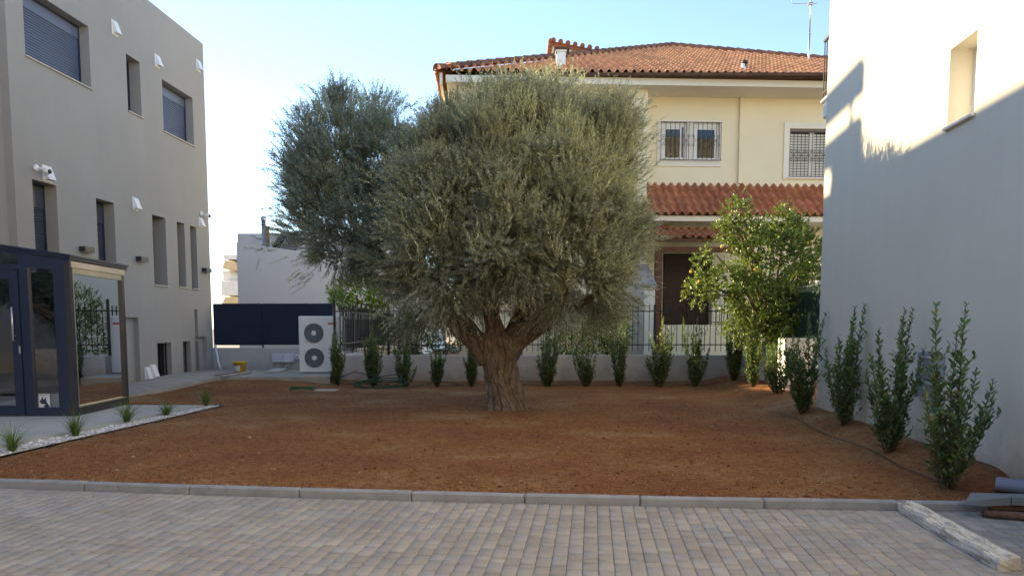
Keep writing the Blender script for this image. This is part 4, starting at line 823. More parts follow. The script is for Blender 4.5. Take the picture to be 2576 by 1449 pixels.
a = at(747.5, 897.5, 22.15); t = empty('isolator_switch', a, 'small white switch box between the grey boxes and the heat pump', 'switch')
MB().bbox(a.x-.06, a.x+.06, 22.18, 22.248, a.z-.06, a.z+.06, .01).build('case', M_white, t); MB().bbox(a.x-.03, a.x+.03, 22.17, 22.179, a.z-.03, a.z+.03, .004).build('knob', mat('grey_plastic', (.3, .34, .4)), t)
cb = MB()
for i in range(3): cb.tube([at(699+i*5, 912, 22.17), at(697.5+i*5, 920, 22.15), at(694+i*5, 928, 22.1)], .014, 6)
for i in range(2): cb.tube([at(726+i*4, 912, 22.17), at(720+i*4, 920, 22.15), at(713+i*4, 930, 22.08)], .014, 6)
tag(cb.build('conduits', mat('grey_conduit', (.45, .47, .5), .5), smooth=True), 'bundle of thin grey conduits dropping from the electrical boxes', 'conduit')
cb = MB(); cb.tube([at(740, 904, 22.15), at(748, 906, 21.6), at(757, 902, 20.8)], .016, 6).tube([at(740, 908, 22.15), at(749, 912, 21.6), at(758, 906, 20.8)], .016, 6)
tag(cb.build('cables', mat('grey_conduit', (.45, .47, .5)), smooth=True), 'two grey cables looping from the boxes into the heat pump', 'cable')
a, b, c2, d2 = G(668, 934, .31), G(705, 934, .31), G(722, 927, .31), G(690, 927, .31)
hc = [G(672, 937, .305), G(712, 935, .305), G(722, 930, .305), G(692, 929.5, .305)]
m = MB(); m.add([tuple(p) for p in hc]+[(p.x, p.y, p.z+.05) for p in hc], [(4, 5, 6, 7), (0, 1, 5, 4), (1, 2, 6, 5), (2, 3, 7, 6), (3, 0, 4, 7)])
tag(m.build('access_hatch', mat('zinc_plate', (.42, .46, .5), .5)), 'flat grey access hatch on the path under the electrical boxes', 'hatch')
# bucket and small container
p = G(604, 936, .3); bk = empty('bucket', p, 'yellow plastic bucket standing on the concrete path', 'bucket')
hb = at(604, 909.5, p.y).z-.3; rr = .175
M_yb = mat('yellow_plastic', (.72, .42, .02), .4, spec=.5)
MB().lathe((p.x, p.y, .305), [(rr*.8, 0), (rr*.97, hb*.88), (rr*1.05, hb*.88), (rr*1.06, hb), (rr*.98, hb), (rr*.9, hb*.9), (rr*.75, .02)], 28).build('body', M_yb, bk, True)
m = MB(); m.tube([(p.x+rr*1.06*math.cos(t_), p.y-rr*1.06*math.sin(t_)*.35-.12, .3+hb*.9-.12*math.sin(t_)) for t_ in np.linspace(0, math.pi, 12)], .005, 5); m.build('handle', M_metal, bk)
m = MB(); th = np.linspace(math.pi*1.25, math.pi*1.62, 6); 
for a_, b2 in zip(th, th[1:]): m.quad((p.x+rr*.93*math.cos(a_), p.y+rr*.93*math.sin(a_), .34), (p.x+rr*.93*math.cos(b2), p.y+rr*.93*math.sin(b2), .34), (p.x+rr*.965*math.cos(b2), p.y+rr*.965*math.sin(b2), .3+hb*.62), (p.x+rr*.965*math.cos(a_), p.y+rr*.965*math.sin(a_), .3+hb*.62))
m.build('paper_label', mat('paper', (.62, .62, .62)), bk)
p = G(594, 935, .3); 
# pipes on the ground near the bucket, white pipe on the wall
m = MB(); m.tube([G(556, 947, .32), G(590, 941, .33), G(631, 936, .33)], .028, 8); tag(m.build('loose_pipe', mat('dusty_pipe', (.36, .33, .3), .7), smooth=True), 'dusty grey pipe lying in front of the yellow bucket', 'pipe')
m = MB(); m.tube([G(540, 944, .33), G(575, 939.5, .33), G(600, 939, .34)], .018, 8); tag(m.build('loose_pipe', mat('brown_pipe', (.2, .15, .12), .7), smooth=True), 'thin brown pipe lying left of the yellow bucket', 'pipe')
m = MB(); m.tube([G(480, 972, .12), G(500, 973, .13), G(548, 973.5, .16)], .012, 6); tag(m.build('thin_stick', mat('pale_stick', (.35, .25, .18), .8)), 'thin pale stick lying on the red soil beside the path', 'stick')
m = MB(); m.tube([at(541, 868, 22.1), at(545.5, 890, 22.0), at(549, 912, 21.95), at(555, 929, 21.9)], .035, 10); tag(m.build('drain_pipe', mat('pale_pipe', (.62, .66, .7), .5), smooth=True), 'pale flexible drain pipe hanging at the corner of the low wall', 'pipe')
p = G(812, 973, .16); m = MB(); m.bbox(p.x-.2, p.x+.28, p.y, p.y+.35, .05, float(soil_z(p.x, p.y))+.03, .01); tag(m.build('paving_offcut', M_conc), 'pale concrete slab offcut half buried by the first shrub', 'slab')
p = G(760, 979, .14); m = MB()
for i in range(7): m.tube([(p.x-.28, p.y+i*.02, .13+.01*i), (p.x, p.y+.03*math.sin(i*2)+i*.02, .16+.01*(i % 3)), (p.x+.26, p.y+i*.02, .13+.012*i)], .012, 6)
tag(m.build('green_netting', mat('green_net', (.03, .10, .04), .7), smooth=True), 'folded strip of green netting lying on the red soil', 'netting')
# green garden hose
m = MB(); p = G(940, 978, .06); pts = []
for k in range(5):
    r1 = .55+.05*math.sin(k*1.7); zc = .05
    for j in range(24): t_ = 2*math.pi*j/24; pts.append((p.x+.1+r1*(1+.12*math.sin(k))*math.cos(t_), p.y+.28+.18*math.sin(t_)+.03*math.sin(k*3+t_), max(.05, zc+.03+(.13+.04*(k % 3))*(1+math.sin(t_+.2*k))*.5*(1 if k < 4 else 1.7))))
m.tube(pts, .0125, 6); m.tube([(p.x-.95, p.y+.45, .05), (p.x-.9, p.y+.5, .3), (p.x-.55, p.y+.5, .44), (p.x-.2, p.y+.45, .36), (p.x+.1, p.y+.4, .3)], .0125, 6)
m.tube([(p.x+.4, p.y+.2, .1), (p.x+1.0, p.y+.4, .08), (p.x+1.5, p.y+.5, .22), (p.x+2.1, p.y+.5, .1)], .0125, 6)
tag(m.build('garden_hose', mat('green_hose', (.015, .06, .032), .5, spec=.4), smooth=True), 'coiled green garden hose behind the second shrub against the low wall', 'hose')
def dripline(pts, lab):
    m = MB(); m.tube(pts, .0065, 6); tag(m.build('drip_line', mat('black_plastic', (.01, .01, .012)), smooth=True), lab, 'irrigation pipe')
dripline([(x_, 19.0+.05*math.sin(x_*3), float(soil_z(x_, 19.0))+.02+.012*math.sin(x_*5)) for x_ in np.linspace(-4.4, 5.2, 50)], 'black drip line running along the foot of the low back wall')
# ------------------------------------------------------------------ timber, kerb offcuts and pipes at the right corner
def timber(a, b, wd, h, seed, lab):
    a, b = Vector(a), Vector(b); d = b-a; L = d.length; d.normalize(); s = Vector((d.y, -d.x, 0)).normalized(); nL, nW = 90, 14; r = np.random.default_rng(seed)
    V = []; ring = []
    for k in range(nW): t_ = k/nW*4; ring.append((-.5+t_, 1) if t_ < 1 else ((.5, 1-(t_-1)) if t_ < 2 else ((.5-(t_-2), 0) if t_ < 3 else (-.5, t_-3))))
    ring = []
    for k in range(8): ring.append((-.5+k/8, 1.0))
    for k in range(5): ring.append((.5, 1-k/5))
    for k in range(8): ring.append((.5-k/8, 0.0))
    for k in range(5): ring.append((-.5, k/5))
    nR = len(ring); gv = r.normal(0, 1, nR); cols = []
    for i in range(nL+1):
        t_ = i/nL
        for k, (x_, z_) in enumerate(ring):
            g = .0045*gv[k]*(1+.5*math.sin(t_*9+k)) + r.normal(0, .0012) + .004*math.sin(t_*23+gv[k]*3)
            cr = .012*(abs(x_) > .45)*(z_ > .9 or z_ < .1)
            e = .012*r.random() if i in (0, nL) else 0
            P = a+d*(L*t_+(e if i == 0 else -e))+s*(x_*wd*(1-cr*6)+g*.8)+Vector((0, 0, max(.001, z_*h-cr+(g if z_ > .5 else 0)))); V.append(tuple(P))
            k_ = float(np.clip(.95+gv[k]*.12+r.normal(0, .06), .4, 1.25)); 
            if z_ < .75 and abs(x_) > .4 and math.sin(t_*17+k) > .55: k_ *= .62
            cols.append((k_, k_*.97, k_*.93))
    m = MB(); F = [(i*nR+k, i*nR+(k+1) % nR, (i+1)*nR+(k+1) % nR, (i+1)*nR+k) for i in range(nL) for k in range(nR)]+[tuple(range(nR)), tuple(nL*nR+k for k in range(nR))]
    m.v = [Vector(v) for v in V]; m.f = F; m.c = cols
    o = m.build('timber_beam', mat('weathered_timber', (.66, .61, .53), .9, var=.14, vscale=9, attr=True, bump=.5, bscale=70, stain=(6, .6, (.2, .16, .12)))); tag(o, lab, 'beam', 'two weathered timber beams')
t0 = G(2259, 1287, 0); t1 = G(2512, 1438, 0); off = Vector((.082, .02, 0))
timber(t0+Vector((.037, 0, 0)), t1+Vector((.04, 0, 0)), .076, .078, 1, 'pale weathered timber beam on the pavers, the left one of the pair')
timber(t0+Vector((.12, .03, 0)), t1+Vector((.123, .03, 0)), .075, .083, 2, 'pale weathered timber beam on the pavers, the right one of the pair')
M_slate = mat('dark_kerb_block', (.16, .18, .205), .85, var=.12, bump=.3)
a, b = G(2428, 1272, .09), G(2600, 1277, .09); kb = empty('kerb_offcuts', a, 'row of dark grey edging blocks lying on the kerb at the right edge', 'edging blocks')
kf = Frame(a.x, a.y, b.x-a.x, b.y-a.y, (0, 1)); xs_ = [0, .33, .55, .77, 1.0]
m = MB(kf); m.add([(0, 0, .1), (.12, -.04, .1), (.325, -.02, .11), (.325, .12, .11), (.06, .14, .1), (0, 0, .125), (.13, -.04, .155), (.325, -.02, .175), (.325, .12, .175), (.1, .14, .17)], [(5, 6, 7, 8, 9), (0, 1, 6, 5), (1, 2, 7, 6), (2, 3, 8, 7), (3, 4, 9, 8), (4, 0, 5, 9)]); m.build('pointed_block', M_slate, kb)
for p_, q_ in zip(xs_[1:], xs_[2:]): MB(kf).bbox(p_+.004, q_-.004, -.02+random.uniform(-.006, .006), .12, .108, .176+random.uniform(-.003, .003), .006).build('block', M_slate, kb)
a, b = at(2505, 1240, 6.55), at(2640, 1252, 6.3); m = MB(); R_ = .062; a.z = b.z = float(soil_z(a.x, 6.6))+R_-.0
m.tube([a, b], R_, 24, False); m.tube([b, a], R_-.006, 24, False); m.tube([a, a-(b-a).normalized()*-.002], R_-.001, 24); tag(m.build('grey_pipe', mat('grey_pvc', (.16, .20, .28), .4, spec=.5), smooth=True), 'short piece of grey plastic pipe against the cream wall', 'pipe')
for k, (u0, v0, u1, v1, dz, lab) in enumerate(((2443, 1283, 2640, 1308, 0, 'front rusty brown pole lying at the right edge of the pavers'), (2470, 1276, 2640, 1290, .03, 'rear rusty brown pole lying against the kerb at the right edge'))):
    a, b = at(u0, v0, 6.08), at(u1, v1, 5.85 if k == 0 else 5.95); r_ = .03; a.z = r_+.004+dz; b.z = r_+.004+dz*.6
    if k: a.y += .0; a.z = .07; b.z = .066; a.y = 5.98; b.y = 5.9
    else: a.y = 5.93; b.y = 5.72
    m = MB(); m.tube([a.lerp(b, t_)+Vector((0, random.uniform(-.003, .003), random.uniform(0, .002))) for t_ in np.linspace(0, 1, 9)], [r_*random.uniform(.9, 1.1) for _ in range(9)], 12); tag(m.build('rusty_pole', mat('rusty_brown', (.15, .085, .065), .85, var=.35, vscale=25, bump=.4), smooth=True), lab, 'pole', 'rusty poles')
# ------------------------------------------------------------------ plants
L_olive = leafmat('olive_leaf', (.205, .235, .185), (.45, .49, .42), .14, .5)
L_laurel = leafmat('laurel_leaf', (.068, .135, .05), (.13, .20, .095), .25, .38, .5)
L_lemon = leafmat('citrus_leaf', (.105, .165, .04), (.14, .20, .07), .24, .4, .5)
L_bush = leafmat('bush_leaf', (.09, .15, .04), None, .3, .5)
M_bark = mat('olive_bark', (.145, .108, .08), .95, var=.4, vscale=9, attr=True, bump=1, bscale=38)
M_stem = mat('green_brown_stem', (.10, .085, .05), .8, var=.3, vscale=10)
M_twig = mat('olive_twig', (.20, .18, .13), .8, var=.3, vscale=8)
def inside(p, E): return min((((p-e[0])/e[1])**2).sum() for e in E)
def cloud(E, n, r, lo=.55, hi=1.02, noise=.18, over=.72, nseed=0):
    """Points through the outer part of a union of ellipsoids, thinned by a 3-D noise so that gaps open."""
    C0 = np.array([e[0] for e in E]); Rr_ = np.array([e[1] for e in E]); wv = Rr_.prod(1)**(2/3); wv /= wv.sum()
    P, Nn = [], []; got = 0; rr = np.random.default_rng(nseed); K = rr.normal(0, 1, (6, 3))*2.2; ph = rr.uniform(0, 6.28, 6)
    while got < n:
        k = r.choice(len(E), 4000, p=wv); d = nrm(r.normal(0, 1, (4000, 3))); s = (lo**3+(hi**3-lo**3)*r.random(4000))**(1/3)
        p = C0[k]+d*Rr_[k]*s[:, None]
        nz = sum(np.sin(p@K[i]+ph[i]) for i in range(6))/3.0
        p = C0[k]+d*Rr_[k]*(s*(1+noise*.5*nz))[:, None]
        ok = nz > -.72
        for e in E:
            q = (((p-e[0])/e[1])**2).sum(1); ok &= ~((q < over**2) & (r.random(4000) < .9))
        nn_ = nrm(d/Rr_[k]); P.append(p[ok]); Nn.append(nn_[ok]); got += ok.sum()
    return np.concatenate(P)[:n], np.concatenate(Nn)[:n]
def flow(P, f, seed=4):
    q = np.random.default_rng(seed); return np.stack([sum(np.sin(P@(q.normal(0, 1, 3)*f*(1+i))+q.uniform(0, 6.28))/(1+i*.5) for i in range(4)) for _ in range(3)], 1)
def sprigs(name, parent, P, D, r, nl, sl, ll, lw, m, mt, col, curve=.35, spread=.75, fine=False, tw=.0022, tcol=None):
    """Shoots starting at P along D, each with nl leaves in opposite pairs; leaves as one mesh, twigs another."""
    n = len(P); D = nrm(D); L = sl*r.uniform(.6, 1.4, n); bend = nrm(r.normal(0, 1, (n, 3)))*curve
    T = (np.arange(nl)+.5)/nl; t = np.repeat(T[None], n, 0)
    cen = P[:, None]+D[:, None]*(L[:, None]*t)[..., None]+bend[:, None]*(L[:, None]*t**2)[..., None]*.5
    tan = D[:, None]+bend[:, None]*t[..., None]; tan = tan/np.linalg.norm(tan, axis=2, keepdims=True)
    S = nrm(np.cross(D, r.normal(0, 1, (n, 3)))); B = nrm(np.cross(D, S)); ang = np.pi*np.arange(nl)[None]+(np.arange(nl)//2)[None]*1.57+r.uniform(0, 6.28, (n, 1))
    sd = S[:, None]*np.cos(ang)[..., None]+B[:, None]*np.sin(ang)[..., None]
    ld = tan+sd*spread+r.normal(0, .24, (n, nl, 3))
    K = n*nl; sz = (r.uniform(.7, 1.2, (n, nl))*(1-.45*t**3)).ravel()
    V, F, q = leaf_geo(cen.reshape(-1, 3), ld.reshape(-1, 3), (tan-sd*.5+r.normal(0, .3, (n, nl, 3))).reshape(-1, 3), ll*sz, lw*sz, fine=fine)
    c = col(n)[:, None]*r.uniform(.82, 1.2, (n, nl, 1))*(1+.15*t[..., None]*np.array([1, 1, .6])); c = np.repeat(c.reshape(-1, 3), q, 0)
    o = np_mesh(name, V, F, c, m, parent)
    if mt is not None:
        a, b = P, P+D*(L*.95)[:, None]+bend*(L*.95**2)[:, None]*.5; mid = P+D*(L*.5)[:, None]+bend*(L*.25)[:, None]*.5; s2 = S*tw; b2 = B*tw
        V = np.stack([a+s2, a-s2*.5+b2, a-s2*.5-b2, mid+s2*.8, mid-s2*.4+b2*.8, mid-s2*.4-b2*.8, b+s2*.3, b+b2*.3, b-b2*.3], 1).reshape(-1, 3); i9 = np.arange(n)[:, None]*9
        F = np.concatenate([i9+np.array([[k, (k+1) % 3, (k+1) % 3+3, k+3]]) for k in (0, 1, 2, 3, 4, 5) if k < 3]+[i9+np.array([[k+3, (k+1) % 3+3, (k+1) % 3+6, k+6]]) for k in range(3)])
        np_mesh('twigs', V, F, None, mt, parent)
    return o
# --- the olive tree
OY = 13.3
ol = empty('olive_tree', (-.12, OY, 0), 'old olive tree with a thick gnarled trunk and broad silvery crown on the soil', 'tree')
def olive_trunk():
    nz, nk = 170, 220; V = []; cols = []; r = random.Random(5)
    zs = [(1040, 1222, 1327), (1020, 1223, 1324), (986, 1222, 1315), (941, 1217, 1306), (897, 1209, 1300), (868, 1200, 1299), (845, 1196, 1300), (826, 1204, 1300)]
    H_ = []
    for v, ua, ub in zs:
        a, b = at(ua, v, OY), at(ub, v, OY); H_.append((a.z, (a.x+b.x)/2, (b.x-a.x)/2))
    hz = [h[0] for h in H_]; z0 = -.08; z1 = hz[-1]-.02
    nzf = [(r.uniform(2, 16), r.uniform(0, 6.28), r.uniform(-1.5, 1.5)) for _ in range(12)]
    for i in range(nz+1):
        z = z0+(z1-z0)*i/nz; cx_ = np.interp(z, hz, [h[1] for h in H_]); rx = np.interp(z, hz, [h[2] for h in H_]); ry = min(rx, .42)*(1.0)
        fl = (1+.18*math.exp(-(z-z0)/.11))*math.sqrt(max(.03, 1-max(0, (i/nz-.86)/.14)**2))
        for k in range(nk):
            t_ = 2*math.pi*k/nk; tw = t_+z*.55
            lob = .075*math.sin(3*tw+.8)+.06*math.sin(5*tw+2+z)+.035*math.sin(9*tw+1.1*math.sin(z*5)); 
            ri = 0
            for f_, p_, tz in nzf: ri += (1-abs(math.sin(f_*.5*(tw+.35*math.sin(z*3.1+p_))*2+p_+tz*z*4)))*.011
            ri2 = .011*math.sin(31*tw+6*math.sin(z*7))*math.sin(z*13+3*t_)+.008*math.sin(47*tw+9*math.sin(z*5+t_))
            R_ = 1+lob+(ri-.07)*1.6+ri2*1.5
            # plates of bark: long lozenges twisted round the trunk, split by deep furrows
            fu = tw*17/6.283+.9*math.sin(z*2.3+1)+.35*math.sin(z*7.1+t_*2); fv = z*5.2+1.7*math.sin(math.floor(fu)*12.9)*3; pu = abs((fu % 1)-.5)*2; pv = abs((fv % 1)-.5)*2
            crack = max(0, (pu-.62)/.38)**1.2*.75+max(0, (pv-.8)/.2)*.4*(1-pu*.5); fu2 = tw*43/6.283+1.3*math.sin(z*4+t_); crack2 = max(0, abs((fu2 % 1)-.5)*2-.5)
            R_ -= .055*crack+.02*crack2
            V.append((cx_+rx*fl*.985*R_*math.cos(t_), OY+ry*fl*R_*math.sin(t_), z)); g = 1.05+3*(ri-.045)+4*ri2-.75*crack-.35*crack2
            gl = 1-.0*z; col = (1.0, .97, .95); 
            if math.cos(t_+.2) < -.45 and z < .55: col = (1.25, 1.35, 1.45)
            g = max(.22, min(1.4, g+.1)); cols.append((g*col[0], g*col[1], g*col[2]))
    F = [(i*nk+k, i*nk+(k+1) % nk, (i+1)*nk+(k+1) % nk, (i+1)*nk+k) for i in range(nz) for k in range(nk)]+[tuple(nz*nk+k for k in range(nk))]
    m = MB(); m.v = [Vector(v) for v in V]; m.f = F; m.c = cols; return m
tk = olive_trunk()
def limb(m, pts, rs, seed, nk=64):
    r = random.Random(seed); P = [Vector(p) for p in pts]; out = []; rr_ = []
    N_ = (14 if nk > 20 else 8)*(len(P)-1)
    for i in range(N_+1):
        t_ = i/N_*(len(P)-1); k = min(int(t_), len(P)-2); u = t_-k; p0, p1, p2, p3 = P[max(k-1, 0)], P[k], P[k+1], P[min(k+2, len(P)-1)]
        out.append(.5*((2*p1)+(-p0+p2)*u+(2*p0-5*p1+4*p2-p3)*u*u+(-p0+3*p1-3*p2+p3)*u**3)); rr_.append(np.interp(t_, range(len(P)), rs))
    b = len(m.v); m.tube(out, rr_, nk, True); ph = r.uniform(0, 6)
    for i in range(N_+1):
        for k in range(nk):
            j = b+i*nk+k; d = m.v[j]-out[i]; t_ = 2*math.pi*k/nk
            g = .09*math.sin(3*t_+i*.13+ph)+.05*math.sin(5*t_+i*.2+ph*2)
            fu = t_*13/6.283+.5*math.sin(i*.31+ph)+.25*math.sin(i*.83+t_*2); pu = abs((fu % 1)-.5)*2; fv = i*.27+2.1*math.sin(math.floor(fu)*12.9); pv = abs((fv % 1)-.5)*2
            ck = max(0, (pu-.6)/.4)**1.2*.75+max(0, (pv-.8)/.2)*.4*(1-pu*.5); g -= .10*ck
            m.v[j] = out[i]+d*(1+g); q = max(.25, 1.08+g*.8-.65*ck); m.c[j] = (q, q*.98, q*.96)
A_ = lambda u, v, y=OY: at(u, v, y)
limb(tk, [A_(1232, 905), A_(1205, 868), A_(1165, 835), A_(1135, 795, 13.2), A_(1085, 730, 13.3), A_(1010, 640, 13.7)], [.20, .20, .165, .13, .10, .06], 1)
limb(tk, [A_(1262, 900), A_(1250, 850), A_(1236, 800, 13.2), A_(1222, 740, 13.1), A_(1190, 620, 13.0), A_(1170, 420, 13.1)], [.22, .19, .14, .11, .09, .05], 2)
limb(tk, [A_(1270, 900), A_(1300, 855), A_(1345, 820, 13.2), A_(1388, 793, 13.15), A_(1412, 740, 13.1), A_(1440, 600, 13.1), A_(1450, 420, 13.1)], [.22, .215, .18, .15, .12, .08, .05], 3)
limb(tk, [A_(1270, 890, 13.45), A_(1300, 820, 13.6), A_(1320, 740, 13.7), A_(1320, 560, 13.6), A_(1330, 360, 13.3)], [.2, .15, .12, .1, .05], 4)
limb(tk, [A_(1215, 880, 13.5), A_(1130, 770, 14.0), A_(1000, 680, 14.3), A_(890, 560, 14.4), A_(870, 400, 14.4)], [.16, .13, .11, .08, .04], 6)
limb(tk, [A_(1385, 795, 13.15), A_(1470, 760, 13.1), A_(1560, 690, 13.1), A_(1620, 600, 13.1)], [.07, .05, .035, .02], 7)
trunk = tk.build('trunk', M_bark, ol, True)
r = np.random.default_rng(11)
def EL(u, v, y, rx, ry, rz): p = at(u, v, y); return (np.array([p.x, p.y, p.z]), np.array([rx, ry, rz]))
main = [EL(1300, 455, 13.1, 1.52, 1.48, 1.26), EL(1165, 520, 13.0, 1.00, 1.26, 1.26), EL(1430, 510, 13.1, 0.96, 1.30, 1.30), EL(1290, 588, 12.8, 1.48, 1.35, 0.83),
        EL(1140, 650, 13.0, 0.85, 1.00, 0.74), EL(1450, 645, 12.9, 0.96, 1.09, 0.74), EL(1375, 372, 13.2, 0.91, 1.00, 0.63), EL(1100, 450, 13.3, 0.52, 0.87, 0.87), EL(1525, 600, 13.0, 0.54, 0.74, 0.52), EL(1520, 400, 13.1, 0.43, 0.70, 0.70)]
left = [EL(875, 405, 14.4, .95, .9, .98), EL(868, 545, 14.4, .96, 1.05, .95), EL(955, 590, 14.2, .76, 1.05, .86), EL(965, 430, 14.4, .56, .7, .8), EL(812, 470, 14.4, .55, .7, .7), EL(1005, 640, 13.9, .58, .9, .5), EL(915, 610, 14.2, .62, .8, .4)]
low = [EL(1075, 755, 13.0, 0.48, 0.70, 0.37), EL(1465, 745, 12.9, 0.52, 0.70, 0.31)]
def clumps(name, E, nC, per, r, lo, hi, noise, over, seed, nl, size, up, tint, lowz=2.7):
    B, Nn = cloud(E, nC, r, lo, hi, noise, over, seed)
    A = Nn*.75+upv*(up*(.45+.75*sm(2.2, 4.8, B[:, 2])))[:, None]+r.normal(0, .22, B.shape); l = B[:, 2] < lowz; A[l] -= upv*(.5*(lowz-B[l, 2]))[:, None]; A = nrm(A)
    sc_ = size*r.uniform(.6, 1.35, nC); k = np.repeat(np.arange(nC), per); n = len(k)
    t = r.random(n)**.8; lat = r.normal(0, 1, (n, 3)); lat -= (lat*A[k]).sum(1)[:, None]*A[k]
    P = B[k]+A[k]*(sc_[k]*t)[:, None]+lat*(sc_[k]*(.10+.22*t))[:, None]
    D = A[k]*1.0+lat*.34+r.normal(0, .12, (n, 3)); cc = r.uniform(.68, 1.3, (nC, 1))*(np.array([[1, 1, 1]])+r.uniform(-.5, 1, (nC, 1))*np.array([[.12, .06, -.12]]))
    col = cc[k]*np.array(tint)
    return sprigs(name, ol, P, D, r, nl, .24, .056, .0165, L_olive, M_twig, lambda m_: col*r.uniform(.85, 1.15, (m_, 1)), .45, .95)
upv = np.array([0, 0, 1.0])
clumps('crown', main, 600, 56, r, .35, .93, .24, .6, 3, 22, .5, 1.15, [1, 1, 1])
clumps('side_crown', left, 260, 46, r, .2, .93, .28, .5, 5, 20, .44, 1.0, [.78, .87, 1.0])
clumps('lower_crown', low, 40, 32, r, .2, .95, .25, .1, 8, 18, .4, .1, [.9, .92, .9])
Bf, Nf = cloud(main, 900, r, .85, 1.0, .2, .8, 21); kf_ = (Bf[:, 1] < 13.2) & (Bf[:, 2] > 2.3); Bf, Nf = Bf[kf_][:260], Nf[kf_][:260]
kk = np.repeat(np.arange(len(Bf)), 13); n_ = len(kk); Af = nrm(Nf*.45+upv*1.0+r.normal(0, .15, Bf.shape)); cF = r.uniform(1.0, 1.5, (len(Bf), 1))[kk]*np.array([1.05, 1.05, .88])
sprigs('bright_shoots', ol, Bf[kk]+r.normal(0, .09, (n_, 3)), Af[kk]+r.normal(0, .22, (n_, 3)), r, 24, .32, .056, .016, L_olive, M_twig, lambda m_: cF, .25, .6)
# long leading shoots that break the outline
def shoots(name, items, n_each, nl, sl, spread_px, base):
    P_, D_ = [], []
    for u, v, y, du, dv, k in items:
        for _ in range(k):
            P_.append(at(u+r.normal(0, spread_px), v+r.normal(0, spread_px), y+r.normal(0, .35))); D_.append((du+r.normal(0, .22), r.normal(0, .25), dv+r.normal(0, .15)))
    sprigs(name, ol, np.array(P_), np.array(D_), r, nl, sl, .062, .014, L_olive, M_twig, ocol(base), .3, .6)
def ocol(base):
    return lambda n: np.array(base)*r.uniform(.8, 1.25, (n, 1))
shoots('leading_shoots', [(1150, 275, 13.2, -.1, 1, 26), (1210, 255, 13.2, 0, 1, 24), (1290, 235, 13.2, 0, 1, 26), (1370, 225, 13.2, .05, 1, 30), (1440, 230, 13.2, .1, 1, 26), (1510, 290, 13.1, .3, 1, 18), (1560, 350, 13.1, .7, .8, 18), (1570, 390, 13.0, .9, .8, 22),
   (1600, 440, 13.0, .9, .8, 22), (1580, 560, 13.0, 1, .2, 14), (1605, 615, 13.0, 1, .15, 22), (1570, 690, 13.0, .9, -.3, 12), (1530, 750, 13.0, .7, -.5, 12), (1080, 320, 13.3, -.3, 1, 18), (1030, 380, 13.4, -.4, 1, 16),
   (1000, 470, 13.0, -.5, .9, 18), (1010, 560, 12.3, -.4, .9, 18), (1040, 650, 12.0, -.3, .8, 16), (1290, 560, 11.5, 0, .9, 22), (1200, 640, 11.5, -.1, .9, 22), (1400, 640, 11.5, .1, .9, 22), (1120, 560, 11.7, -.2, .9, 20),
   (730, 390, 14.4, -.6, .6, 16), (770, 310, 14.4, -.4, .9, 18), (830, 275, 14.4, -.1, 1, 18), (900, 265, 14.4, .1, 1, 18), (960, 310, 14.4, .2, 1, 14), (720, 470, 14.3, -.9, .3, 16), (715, 550, 14.3, -1, .1, 16), (700, 600, 14.3, -1, -.1, 14), (770, 680, 14.3, -.5, -.4, 14), (850, 690, 14.2, -.2, -.6, 14), (670, 620, 14.3, -.4, -.2, 5)], 0, 20, .30, 16, [1.05, 1.05, .95])
# a few bare hanging twigs under the crown
m = MB()
for i in range(60):
    u, v = random.uniform(1010, 1600), random.uniform(745, 800); a = at(u, v, random.uniform(12.4, 13.8)); b = a+Vector((random.uniform(-.35, .35), random.uniform(-.2, .2), random.uniform(-.35, -.05)))
    m.tube([a, a.lerp(b, .5)+Vector((0, 0, .04)), b], [.006, .004, .002], 4)
m.build('bare_twigs', M_twig, ol)
